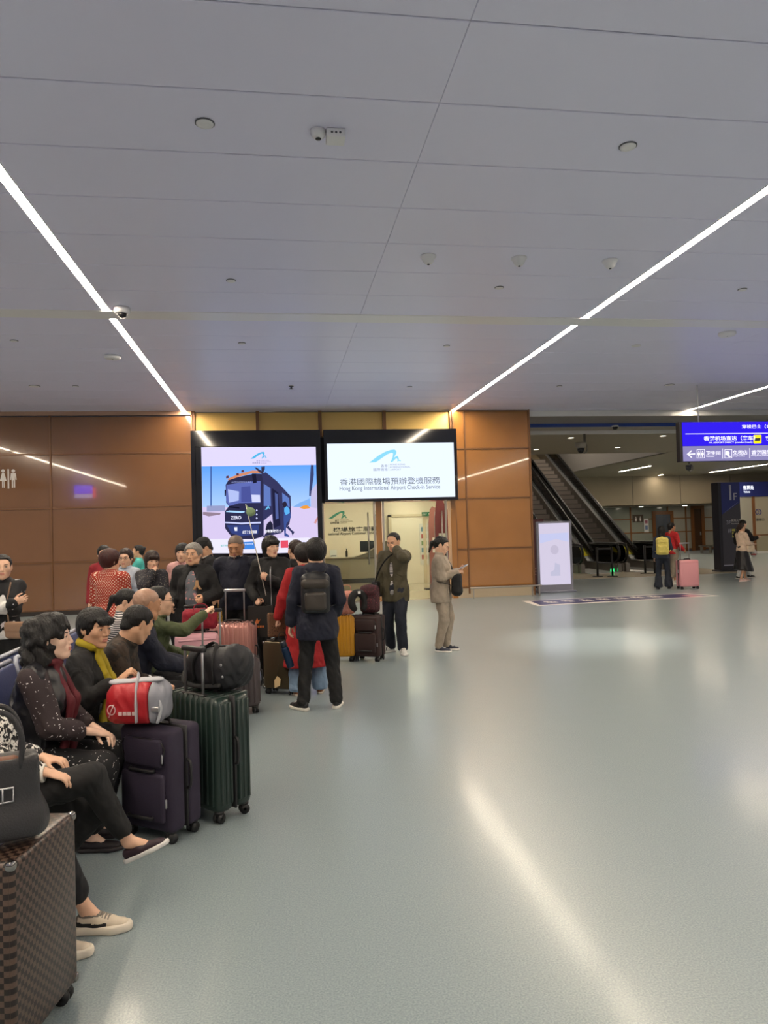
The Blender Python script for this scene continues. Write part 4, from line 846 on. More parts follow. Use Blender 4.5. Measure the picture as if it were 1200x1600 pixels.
def hand_field(curl, spread=.0, fl=.21, thumb=.5):
    """wrist at origin, fingers along +X, palm towards -Z, thumb on +Y"""
    P = [p_ell((.046, .0, 0), (.050, .040, .0145), .012), p_rc((.01, .0, 0), (.085, 0, -.001), .026, .034, .01, flat=((0, 0, 1), .42))]
    for i, (y0, ln) in enumerate(((.030, .070), (.0105, .078), (-.0095, .072), (-.028, .056))):
        c = curl[i] if isinstance(curl[0], (tuple, list)) else curl
        p = V3(.084-.004*abs(i-1), y0, .002); ang = 0.; sp = (1.5-i)*.07+(1.5-i)*spread
        for j, (f, r0, r1) in enumerate(((.45, .0092, .0084), (.31, .0084, .0077), (.24, .0077, .0062))):
            ang += R(c[j]); d = V3(math.cos(ang)*math.cos(sp), math.cos(ang)*math.sin(sp), -math.sin(ang)); q_ = p+d*ln*f
            P.append(p_rc(p, q_, r0, r1, .004)); p = q_
    a_ = V3(.022, .030, -.006); b_ = a_+.040*unit(V3(.72, .62, -.35)); c_ = b_+.030*unit(V3(.9, .40-.5*thumb, -.30-.3*thumb)); d_ = c_+.024*unit(V3(.9, .15-.7*thumb, -.25-.3*thumb))
    P += [p_rc(a_, b_, .0145, .0115, .012), p_rc(b_, c_, .011, .0098, .004), p_rc(c_, d_, .0096, .0075, .004), p_ell((.030, .026, -.008), (.03, .017, .014), .012)]
    P += [p_rc((.015, 0, 0), (-.03, 0, 0), .027, .026, .015, flat=((0, 0, 1), .68)), p_rc((-.02, 0, 0), (-fl*.7, 0, 0), .026, .036, .02, flat=((0, 0, 1), .85)), p_rc((-fl*.7, 0, 0), (-fl, 0, 0), .036, .036, .02)]
    return P
CURL = {'relax': (18, 26, 16), 'grip': (62, 78, 45), 'hold': (38, 52, 30), 'flat': (6, 10, 6), 'pinch': ((45, 55, 20), (48, 50, 25), (45, 55, 30), (50, 60, 30)), 'phone': (25, 40, 25), 'fist': (75, 85, 50)}
HCACHE = {}
def hand_mesh(pose, h, fl):
    key = (pose, h, round(fl, 2))
    if key not in HCACHE: HCACHE[key] = solid(hand_field(CURL[pose], fl=fl, thumb={'relax': .25, 'flat': .1}.get(pose, .8)), h)
    return HCACHE[key]
def ik(a, c, l1, l2, hint):
    a = V3(a); c = V3(c); d = c-a; L_ = np.linalg.norm(d)
    if L_ > (l1+l2)*.995: c = a+d/L_*(l1+l2)*.995; d = c-a; L_ = np.linalg.norm(d)
    if L_ < abs(l1-l2)+.02: L_ = abs(l1-l2)+.02; c = a+unit(d)*L_; d = c-a
    x = (l1*l1-l2*l2+L_*L_)/(2*L_); y = math.sqrt(max(l1*l1-x*x, 0)); u = unit(d); hn = V3(hint); hn = unit(hn-u*(hn@u))
    return a+u*x+hn*y, c
def frame_x(x, zhint):
    x = unit(x); z = V3(zhint); z = unit(z-x*(z@x)); y = np.cross(z, x); return np.stack([x, y, z], 1)

SHOES = {}
def shoe_meshes(style, h):
    key = (style, h)
    if key in SHOES: return SHOES[key]
    if style == 'slip':
        up = [p_rc((-.045, 0, .045), (.03, 0, .04), .036, .038, .02), p_rc((.03, 0, .036), (.150, 0, .026), .040, .030, .02, flat=((0, 0, 1), .8)), p_ell((-.005, 0, .085), (.055, .026, .035), .012, 's')]
        so = [p_rc((-.05, 0, .014), (.03, 0, .014), .042, .040, .02), p_rc((.03, 0, .014), (.11, 0, .014), .040, .048, .03), p_rc((.11, 0, .014), (.165, .0, .018), .048, .034, .03)]; th = .026
    else:
        big = 1.12 if style == 'chunky' else 1.
        up = [p_rc((-.045, 0, .055), (.03, 0, .050), .037, .039, .02), p_rc((-.02, 0, .07), (-.015, 0, .095), .036, .037, .02), p_rc((.02, 0, .062), (.09, 0, .042), .034, .034, .025), p_rc((.03, 0, .038), (.150, 0, .030), .042, .034, .02, flat=((0, 0, 1), .85)), p_ell((-.015, 0, .115), (.036, .026, .03), .008, 's')]
        so = [p_rc((-.052, 0, .016), (.03, 0, .016), .042*big, .040*big, .02), p_rc((.03, 0, .016), (.11, 0, .016), .040*big, .048*big, .03), p_rc((.11, 0, .016), (.162, .0, .018), .048*big, .037*big, .03)]; th = .030 if style != 'chunky' else .040
    so += [p_plane((0, 0, 0), (0, 0, 1), .004), p_plane((0, 0, th), (0, 0, -1), .004)]
    up += [p_plane((0, 0, th*.7), (0, 0, 1), .003)]
    mu, ms = [mesh_np(n_, *solid(f, h)) for n_, f in (('shoe', up), ('sole', so))]
    la = MB()
    if style != 'slip':
        for i in range(5): x = .028+.015*i; z = .0985-.0050*i; la.tube([(x, -.026, z-.012), (x+.003, 0, z+.002), (x, .026, z-.012)], .0036, 6, sub=3); la.tube([(x, -.024, z-.010), (x+.007, 0, z-.001), (x+.015, .024, z-.014)], .003, 5)
    ml = la.mesh('laces') if la.v else None
    st_ = MB()
    if style == 'stripes':
        for i in range(3):
            x = .02+.03*i
            for s in (-1, 1): st_.prism([(x, s*.0375, .034), (x+.013, s*.0375, .034), (x-.007, s*.026, .082), (x-.020, s*.026, .082)], (0, s*.006, 0))
    me_st = st_.mesh('stripes') if st_.v else None
    SHOES[key] = (mu, ms, ml, me_st); return SHOES[key]
def shoe(parent, style, M, cu, cs, h, sc, cl='#d8d4cc'):
    mu, ms, ml, mst = shoe_meshes(style, h)
    o = link('shoe', mu.copy() if mu.materials else mu.copy(), mat('shoe_'+cu, cu, .55, bump=.1), parent); o.matrix_local = M @ Matrix.Scale(sc, 4)
    if style == 'chunky':          # sewn panels: dark collar and side panel, pale toe
        o.data.materials.append(mat('shoe_panel_grey', '#6f675f', .7)); o.data.materials.append(mat('shoe_panel_black', '#1a191b', .6))
        for p_ in o.data.polygons:
            c_ = p_.center
            p_.material_index = 2 if (.036 < c_.z < .056+.12*max(0, .02-c_.x) and -.07 < c_.x < .085 and abs(c_.y) > .02) else (1 if (c_.z > .085 or c_.x < -.06) else 0)
    link('sole', ms.copy(), mat('sole_'+cs, cs, .6), o)
    if ml is not None: link('laces', ml.copy(), mat('lace_'+cl, cl, .8), o)
    if mst is not None: link('stripes', mst.copy(), mat('shoe_stripe', '#17181c', .5), o)
    return o

def person(label, pos, face, h=1.62, female=True, tone='fair', lod=1, seat=None, lean=0., side=0., head=(0, 0, 0), neckfwd=.02, arms=None, legs=None, build=1., fat=1., age=0, belly=0.,
           hair=('short', 'black'), layers=(), legwear=None, shoes=('sneaker', '#222226', '#e0dcd4'), hands=('relax', 'relax'), palms=(None, None), elbows=(None, None), z0=0., lips='#bb7a6a', bare=False, wrist=(None, None), headscale=1.):
    """facing +X of the person's own axes; arms: wrist places in those axes; returns (empty, dictionary of joints)"""
    s = h/1.70; vox = {0: .0042, 1: .0062, 2: .009}[lod]; cvox = {0: .0095, 1: .0125, 2: .017}[lod]
    e = empty('person', (pos[0], pos[1], z0), R(face), label, 'person')
    J = {}
    A = rotm(0, R(lean), R(side)); fw, lf, up = A[:, 0], A[:, 1], A[:, 2]
    P0 = V3(0, 0, (seat+.095) if seat else .925*s); J['P0'] = P0
    at = lambda f, l, u: P0+fw*f*s+lf*l*s+up*u*s
    sw = (.148 if female else .168)*build
    SH = {1: at(-.005, sw, .440), -1: at(-.005, -sw, .440)}
    nb = at(-.012, 0, .515); HD = rotm(R(head[0]), R(head[1]), R(head[2]))
    hs = (1.05 if female else 1.08)*(.55+.45*s)*headscale
    hc = nb+unit(up*.9+V3(0, 0, .35))*.136*s+V3(math.cos(R(head[0])*.5), math.sin(R(head[0])*.5), 0)*(neckfwd+.035*math.sin(R(max(head[1], 0))))+V3(0, 0, -.02*math.sin(R(max(head[1], 0)))); J['head'] = hc; J['HD'] = HD; J['hs'] = hs
    LA1, LA2, LL1, LL2 = .275*s, .24*s, .405*s, .395*s
    # arms
    arms = arms or (None, None); EL = {}; WR = {}; HM = {}
    for i, sd in enumerate((1, -1)):
        t = arms[i]
        if t is None: t = SH[sd]+V3(.05, sd*.06, -.50*s)
        else: t = V3(t)
        EL[sd], WR[sd] = ik(SH[sd], t, LA1, LA2, elbows[i] if elbows[i] is not None else ((-.9, sd*.25, -.2) if arms[i] is None else (-.5, sd*.35, -.7)))
        fd = unit(WR[sd]-EL[sd]); pd = palms[i] if palms[i] is not None else (-.1, -sd, .0)
        hx = fd if wrist[i] is None else unit(fd+V3(wrist[i]))
        HM[sd] = (frame_x(hx, -V3(pd)), fd)
    J['WR'] = WR; J['EL'] = EL; J['SH'] = SH; J['HM'] = HM
    # legs: (x, y, yaw[, z, pitch]) of the sole below the ankle
    legs = legs or ((.0, .095, 8), (.0, -.095, -8)); HP = {}; KN = {}; AN = {}; FM = {}
    for i, sd in enumerate((1, -1)):
        g = tuple(legs[i])+(0., 0.)[:max(0, 5-len(legs[i]))]; x_, y_, yw, z_, pt = g[:5]; kh = g[5] if len(g) > 5 else None
        FM[sd] = Matrix.Translation((x_, y_, z_-z0)) @ Matrix.Rotation(R(yw), 4, 'Z') @ Matrix.Rotation(R(pt), 4, 'Y')
        AN[sd] = V3(tuple(FM[sd] @ Vector((-.018, 0, .088))))
        HP[sd] = P0+V3(0, sd*.088*s, -.035*s) if seat else at(0, sd*.085, -.045)
        KN[sd], AN2 = ik(HP[sd], AN[sd], LL1, LL2, kh if kh is not None else (1, sd*.12, .1 if not seat else .6))
    J['KN'] = KN; J['AN'] = AN; J['HP'] = HP
    def torso(off, lower=0.):
        q_ = [p_ell(at(-.012, 0, .0), V3(.112+off, (.160 if female else .155)*build+off, .125+off)*s, .05, A=A), p_ell(at(0, 0, .16), V3(.100+off+belly*.03, (.130 if female else .142)*build+off+belly*.02, .15+off)*s, .06, A=A),
              p_ell(at(0, 0, .315), V3(.112+off, (.140 if female else .160)*build+off, .165+off)*s, .06, A=A), p_rc(at(-.01, sw*.75, .428), at(-.01, -sw*.75, .428), (.056+off*.8)*s, (.056+off*.8)*s, .05),
              p_rc(at(-.02, .03, .488), SH[1], (.040+off*.5)*s, (.046+off*.6)*s, .04), p_rc(at(-.02, -.03, .488), SH[-1], (.040+off*.5)*s, (.046+off*.6)*s, .04)]
        if female: q_ += [p_ell(at(.075, sd*.068, .305), V3(.062, .066, .062)*s+off*.8, .05, A=A) for sd in (1, -1)]
        if belly: q_ += [p_ell(at(.05, 0, .14), V3(.085+.03*belly+off, .11*build+off, .13)*s, .06, A=A)]
        return q_
    def arm(sd, off, to=1., r=(.050, .042, .041, .034)):
        q_ = []
        if to > 0: q_.append(p_rc(SH[sd], SH[sd]+(EL[sd]-SH[sd])*min(to*2, 1), (r[0]+off)*s, (r[1]+off)*s, .03))
        if to > .5: q_.append(p_rc(EL[sd], EL[sd]+(WR[sd]-EL[sd])*min((to-.5)*2, 1), (r[2]+off)*s, (r[3]+off*.9)*s, .02))
        return q_
    def leg(sd, off, to=1., r=(.086, .060, .058, .040), bell=0.):
        kn, an = KN[sd], AN[sd]; q_ = [p_rc(HP[sd], kn, (r[0]+off)*s, (r[1]+off)*s, .05)]
        if to > .5: q_.append(p_rc(kn, kn+(an-kn)*(to-.5)*2*(1.06 if not seat else 1.), (r[2]+off)*s, (r[3]+off+bell)*s, .02))
        return q_
    # body: hidden core, head, hands
    parts = []
    core = torso(-.016)
    for sd in (1, -1): core += arm(sd, -.014, .86)+leg(sd, -.010)+[p_rc(AN[sd], V3(tuple(FM[sd] @ Vector((.06, 0, .035)))), .033*s, .026*s, .02)]
    parts.append(solid(core, max(cvox*1.5, .016))+(0,))
    nk = HD.T @ (at(-.02, 0, .46)-hc)/hs
    hv, hf = solid(head_field(female, nk, .050 if female else .058, fat, age, lod), vox)
    fc = hv[hf].mean(1); lip = (fc[:, 0] > .085) & (np.abs(fc[:, 1]) < (.0215 if lod == 0 else .017)) & (((fc[:, 2] < -.0555) & (fc[:, 2] > -.0765)))
    parts.append((hv @ HD.T*hs+hc, hf, lip.astype(int)))
    # eyes and brows
    eb = MB()
    ee = []
    for sd in (1, -1):
        def blob(c, r, mi):
            u_, v_ = np.meshgrid(np.linspace(0, 2*PI, 11)[:-1], np.linspace(.01, PI-.01, 7)); pts = np.stack([c[0]+r[0]*np.cos(v_), c[1]+r[1]*np.sin(v_)*np.cos(u_), c[2]+r[2]*np.sin(v_)*np.sin(u_)], -1).reshape(-1, 3)
            n_ = 10; fs = [(i*n_+k, i*n_+(k+1) % n_, (i+1)*n_+(k+1) % n_, (i+1)*n_+k) for i in range(6) for k in range(n_)]
            parts.append((pts @ HD.T*hs+hc, np.array(fs), np.full(len(fs), mi)))
        blob((.0852, sd*.0315, -.0005), (.0032, .0115, .0042), 2); blob((.0872, sd*.0310, -.0005), (.0022, .0048, .0045), 3)
        t_ = MB().tube([(.0835, sd*.0445, .0012), (.0872, sd*.038, .0045), (.0888, sd*.031, .0055), (.0875, sd*.024, .0045), (.0845, sd*.0185, .0005)], [.0012, .0017, .0018, .0016, .001], 5, sub=2)
        parts.append((np.array(t_.v) @ HD.T*hs+hc, [f for f in t_.f if len(f) == 4], None, 3))
        t_ = MB().tube([(.0745, sd*.052, .0185), (.0855, sd*.040, .0235), (.0895, sd*.028, .0225), (.0895, sd*.017, .0195)], [.0014, .0028, .003, .0022], 6, sub=2, flat=.9)
        parts.append((np.array(t_.v) @ HD.T*hs+hc, [f for f in t_.f if len(f) == 4], None, 4))
    parts = [(p[0], np.array(p[1]), np.full(len(p[1]), p[3]) if len(p) == 4 else (np.zeros(len(p[1]), int) if np.isscalar(p[2]) else p[2])) for p in parts]
    for i, sd in enumerate((1, -1)):
        hv, hf = hand_mesh(hands[i], min(vox, .0062), .21)
        X, fd = HM[sd]; v_ = hv.copy()
        if sd == 1: v_[:, 1] *= -1; hf = hf[:, ::-1]
        if wrist[i] is not None:                      # forearm keeps its own direction
            Xf = frame_x(fd, X[:, 2]); wgt = np.clip((v_[:, 0]+.015)/.03, 0, 1)[:, None]
            W_ = (v_ @ X.T)*wgt+(v_ @ Xf.T)*(1-wgt)
        else: W_ = v_ @ X.T
        parts.append((W_*s*(.94 if female else 1.02)+WR[sd], hf, np.zeros(len(hf), int)))
    off = 0; VV = []; FF = []; MI = []
    for v_, f_, m_ in parts: VV.append(np.asarray(v_, np.float32)); FF.append(np.asarray(f_)+off); MI.append(m_); off += len(v_)
    me = mesh_np('body', np.concatenate(VV), np.concatenate(FF), True, np.concatenate(MI))
    for m_ in (skin(tone), mat('lip_'+lips, lips, .45), mat('eye_white', '#cfc6bf', .3), mat('eye_dark', '#15100e', .2), mat('brow_grey', '#6b645e', .8) if hair[1] == 'grey' else mat('brow_dark', '#1d1513', .8)): me.materials.append(m_)
    link('body', me, None, e)
    # clothes
    for n_, L_ in enumerate(layers):
        k = L_['k']; m_ = L_['m']; off = L_.get('off', .012); nz = L_.get('wr', .011)
        if k == 'top':
            q_ = torso(off); hem = L_.get('hem', -.10)
            if hem < -.06: q_ += [p_ell(at(-.012, 0, hem*.6), V3(.120+off+L_.get('flare', 0), .168*build+off+L_.get('flare', 0), .16-hem*.6)*s, .05, A=A)]
            to = L_.get('sleeve', .97)
            for sd in (1, -1):
                if to > 0: q_ += arm(sd, off+L_.get('puff', 0), to)
            if L_.get('collar', 1): q_.append(p_torus(nb+up*.012*s+fw*.012, unit(up+V3(.15, 0, 0)), .060*s+off*.3, .014*L_.get('collar', 1), .018))
            if L_.get('hood'): q_ += [p_ell(at(-.095, 0, .46), V3(.055, .115, .075)*s, .03, A=A), p_rc(at(-.07, .08, .51), at(.02, .07, .47), .025*s, .022*s, .03), p_rc(at(-.07, -.08, .51), at(.02, -.07, .47), .025*s, .022*s, .03)]
            if k == 'top' and L_.get('skirt'):      # long coat
                zb = L_['skirt']; fl_ = L_.get('sflare', .03); c0 = at(-.01, 0, .05); c1 = V3(c0[0], c0[1], zb); q_ += [p_rc(c0, c1, .155*build*s+off, .175*build*s+off+fl_, .05, flat=((1, 0, 0), .78))]
            q_ += [p_noise(nz, 26, n_+pos[0]*3), p_noise(nz*.45, 60, pos[1], True)]
            if seat is None or not L_.get('skirt'):
                q_.append(p_plane(at(0, 0, hem) if not L_.get('skirt') else V3(0, 0, L_['skirt']), up if not L_.get('skirt') else (0, 0, 1)))
            q_.append(p_rc(nb+up*.015*s, nb+unit(up+V3(.3, 0, 0))*.16, .049*s, .075*s, .008, 's'))
            if L_.get('open'):
                w_ = L_['open']; q_.append(p_rc(at(.19, 0, .46), at(.21, 0, -.45), w_*1.1+.03, w_*1.3+.05, .01, 's', flat=((0, 1, 0), .55)))
            if L_.get('vneck'): q_.append(p_rc(at(.10, 0, .50), at(.15, 0, .50-L_['vneck']), .055, .012, .01, 's'))
            o = solid_obj(L_.get('name', 'jacket'), q_, cvox, m_, e)
            if L_.get('zip'):
                pts = []
                for u in np.linspace(.42, hem+.03, 9): pts.append(u)
                zp = MB(); V_ = np.array([v.co[:] for v in o.data.vertices]); rel = V_-P0; lu = rel @ up/s; ly = rel @ lf/s; lx = rel @ fw
                pl = []
                for u in pts:
                    sel = (np.abs(lu-u) < .03) & (np.abs(ly) < .025)
                    if sel.any(): pl.append(tuple(P0+up*u*s+fw*(lx[sel].max()+.001)))
                if len(pl) > 2: MB().tube(pl, .006, 5, sub=2).build('zip', L_['zip'], o)
        elif k == 'legs':
            q_ = [p_ell(at(-.012, 0, .0), V3(.118, .166*build, .13)*s+off, .05, A=A)]
            for sd in (1, -1): q_ += leg(sd, off, L_.get('to', .97), bell=L_.get('bell', 0.))
            q_ += [p_noise(nz, 24, 2+pos[0]), p_noise(nz*.45, 55, pos[1], True)]
            if not seat: q_ += [p_plane(at(0, 0, .10), -up), p_plane((0, 0, .045), (0, 0, 1))]
            solid_obj(L_.get('name', 'trousers'), q_, cvox, m_, e)
        elif k == 'skirt':
            if seat:
                q_ = [p_ell(P0+V3(-.0, 0, -.02), V3(.15, .19*build, .12)*s, .06)]
                for sd in (1, -1): q_ += [p_rc(HP[sd], KN[sd], .100*s, .076*s, .07), p_rc(KN[sd], V3(KN[sd])+(AN[sd]-KN[sd])*L_.get('drop', .6), .076*s, .092*s, .06)]
            else:
                zb = L_.get('z', .35); q_ = [p_rc(at(-.01, 0, .05), V3(.01, 0, zb), .145*s, L_.get('r', .27)*s, .05, flat=((1, 0, 0), .85))]
                q_.append(('n', 0, lambda x, y, z: .010*np.sin(11*np.arctan2(y, x)+2*z)*np.clip((.95-z)*1.6, 0, 1), None, None)); q_.append(p_plane((0, 0, zb), (.15, 0, 1))); q_.append(p_plane(at(0, 0, .13), -up))
            q_ += [p_noise(nz, 24, 2+pos[0])]
            solid_obj(L_.get('name', 'skirt'), q_, cvox, m_, e)
        elif k == 'scarf':
            q_ = [p_torus(nb+up*.02*s+fw*.02, unit(up+V3(.25, 0, 0)), .070*s, .026*s, .02)]
            for sd in (1, -1):
                ln = L_['len'][0 if sd == 1 else 1]; c0 = at(.075, sd*.045, .47); c1 = at(.155+off, sd*.055, .30); c2 = at(.15+off, sd*.06, .30-ln*.6); c3 = c2+V3(.02, sd*.01, -ln*.4)
                q_ += [p_rc(c0, c1, .034*s, .038*s, .03, flat=(fw, .55)), p_rc(c1, c2, .038*s, .042*s, .03, flat=(fw, .5)), p_rc(c2, c3, .042*s, .050*s, .03, flat=(fw, .5))]
            q_ += [p_noise(.006, 40, 1.), p_noise(.004, 90, 2.)]
            solid_obj('scarf', q_, cvox*.8, m_, e)
    # shoes
    if shoes:
        for sd in (1, -1): shoe(e, shoes[0], FM[sd], shoes[1], shoes[2], .006 if lod < 2 else .009, (.90 if female else 1.0)*s, *(shoes[3:4]))
    # hair
    st_, hcolour = hair[0], hair[1]; hm = hairmat(hcolour)
    T_ = {'short': .016, 'bob': .015, 'full': .026, 'curly': .022, 'pony': .010, 'bun': .010, 'men': .008, 'stubble': .0035, 'long': .018, 'receding': .009}.get(st_, .014)
    q_ = [p_ell((-.016, 0, .032), (.096+T_, .074*fat+T_, .080+T_), .02)]
    face_cut = lambda z1, x1=None: [p_ell((.135, 0, z1-.112), (.099, .064, .112), .012, 's')] if x1 is None else [p_box((x1+.15, 0, z1-.13), (.15, .14, .13), .045, .014, 's')]
    ear = [p_ell((-.002, sd*.085, -.012), (.026, .03, .036), .008, 's') for sd in (1, -1)]
    if st_ == 'men': q_ += [p_rc((-.05, 0, .0), (-.062, 0, -.045), .062, .05, .03)]+face_cut(.074, .040)+ear+[p_plane((0, 0, -.062), (-.25, 0, 1)), p_plane((.0, 0, -.02), (-.62, 0, .78), .01)]
    elif st_ == 'receding': q_ += [p_rc((-.05, 0, .0), (-.062, 0, -.045), .060, .05, .03)]+face_cut(.096, .030)+ear+[p_plane((0, 0, -.062), (-.25, 0, 1)), p_plane((.0, 0, .0), (-.66, 0, .75), .01)]
    elif st_ == 'stubble': q_ += face_cut(.084)+ear+[p_plane((0, 0, -.05), (-.25, 0, 1)), p_plane((.0, 0, -.005), (-.66, 0, .75), .01)]
    elif st_ in ('short', 'full'): q_ += [p_ell((-.04, 0, -.02), (.072, .076, .075), .04)]+face_cut(.066 if st_ == 'short' else .060, .052)+[p_ell((.01, sd*.092, -.025), (.024, .022, .030), .01, 's') for sd in (1, -1)]+[p_plane((-.03, 0, -.088), (-.12, 0, 1), .012)]
    elif st_ == 'bob': q_ += [p_rc((-.035, 0, -.02), (-.035, 0, -.09), .086, .080, .04)]+face_cut(.036)+[p_plane((0, 0, -.115), (0, 0, 1), .012)]
    elif st_ == 'curly':
        q_ += [p_rc((-.04, 0, -.02), (-.05, 0, -.12), .092, .090, .04), p_ell((.03, .0, .095), (.05, .065, .035), .02)]
        r_ = np.random.default_rng(3)
        for k in range(46):
            a_ = r_.uniform(R(55), R(305)); z_ = r_.uniform(-.16, .09); rr = .100 if z_ < .0 else .100*math.sqrt(max(.15, 1-(z_/.12)**2)); q_.append(p_ell((-.035+rr*math.cos(a_), rr*.92*math.sin(a_), z_), (.026, .026, .028), .014))
        q_ += face_cut(.062)+[p_ell((.03, sd*.09, -.02), (.04, .03, .035), .01, 's') for sd in (1, -1)]+[p_noise(.007, 75, 1.)]
    elif st_ in ('pony', 'bun'):
        q_ += [p_rc((-.05, 0, .0), (-.055, 0, -.03), .064, .05, .03)]+face_cut(.074, .036)+ear+[p_plane((.0, 0, -.035), (-.5, 0, .8), .01)]
        if st_ == 'pony': q_ += [p_rc((-.10, 0, .01), (-.135, 0, -.02), .022, .026, .015), p_rc((-.135, 0, -.02), (-.125, 0, -.15), .028, .014, .02)]
        else: q_ += [p_ell((-.105, 0, .055), (.036, .038, .034), .008), p_noise(.003, 90)]
    elif st_ == 'long': q_ += [p_rc((-.04, 0, -.02), (-.075, 0, -.22), .084, .075, .04, flat=((1, 0, 0), .8)), p_rc((-.075, 0, -.2), (-.08, 0, -.36), .074, .05, .04, flat=((1, 0, 0), .6))]+face_cut(.060)
    if len(hair) > 2 and hair[2] == 'bangs': q_ += [p_rc((.088, -.045, .052), (.088, .045, .052), .018, .018, .02), p_rc((.094, -.04, .036), (.094, .04, .036), .011, .011, .015)]
    q_ += [p_noise(.0022, 120, 1., True)]
    hv, hf = solid(q_, vox*1.15)
    if st_ != 'none': link('hair', mesh_np('hair', hv @ HD.T*hs+hc, hf), hm if st_ != 'stubble' else (mat('scalp_shaved', '#a98570', .42, var=.08, vscale=60) if hcolour == 'grey' else mat('scalp_stubble', '#6f5f55', .6, var=.15, vscale=60)), e)
    J['e'] = e; J['at'] = at; J['s'] = s; J['nb'] = nb; J['fw'] = fw; J['up'] = up; J['lf'] = lf; J['hc'] = hc
    J['world'] = lambda p: Matrix.Translation((pos[0], pos[1], z0)) @ Matrix.Rotation(R(face), 4, 'Z') @ Vector(tuple(p))
    J['hp'] = lambda p: HD @ (V3(p)*hs)+hc          # a place on the head
    return J
# ============================================================ SEATS AND LUGGAGE
M_pad = mat('seat_blue', '#2f3a66', .45, bump=.1); M_fr = mat('seat_alu', '#a7abb8', .35, metal=.6)
def bench(label, x, y, rz, n, pitch=.55):
    e = empty('waiting_bench', (x, y, 0), rz, label, 'bench'); L_ = n*pitch
    MB().rbox(-.06, .02, -.05, L_-pitch+.05, .30, .36, .01).build('beam', M_fr, e)
    for k in (0, n-1):
        MB().tube([(.22, k*pitch, .02), (.0, k*pitch, .06), (0, k*pitch, .32)], .022, 8).tube([(-.26, k*pitch, .02), (0, k*pitch, .06)], .022, 8).build('leg', M_fr, e)
    sm = bm = fm = am = None
    for k in range(n):
        if sm is None:
            sm = MB().rbox(-.20, .24, -.24, .24, .385, .43, .02).mesh('seat'); bm = MB().rbox(-.03, .03, -.235, .235, .0, .46, .022).mesh('backrest')
            fm = MB().tube([(0, -.25, -.02), (0, -.25, .44), (0, -.23, .475), (0, .23, .475), (0, .25, .44), (0, .25, -.02)], .016, 8, flat=1.).mesh('back_frame'); am = MB().rbox(-.20, .18, -.02, .02, .60, .625, .008).box(-.18, -.15, -.012, .012, .36, .61).box(.1, .13, -.012, .012, .36, .61).mesh('armrest')
        s_ = link('seat', sm, M_pad, e, (0, k*pitch, 0)); b_ = link('backrest', bm, M_pad, e, (-.225, k*pitch, .46), (0, R(-12), 0)); link('back_frame', fm, M_fr, b_)
    for k in range(n+1): link('armrest', am, M_fr, e, (0, (k-.5)*pitch, 0))
bench('blue seat row with grey frames under the women at the left edge', -1.42, 3.15, 0, 4); bench('blue seat row with grey frames under the bald man', -1.42, 5.37, 0, 4)
bench('blue seat row facing away behind the curly-haired woman', -2.18, 5.90, PI, 4)

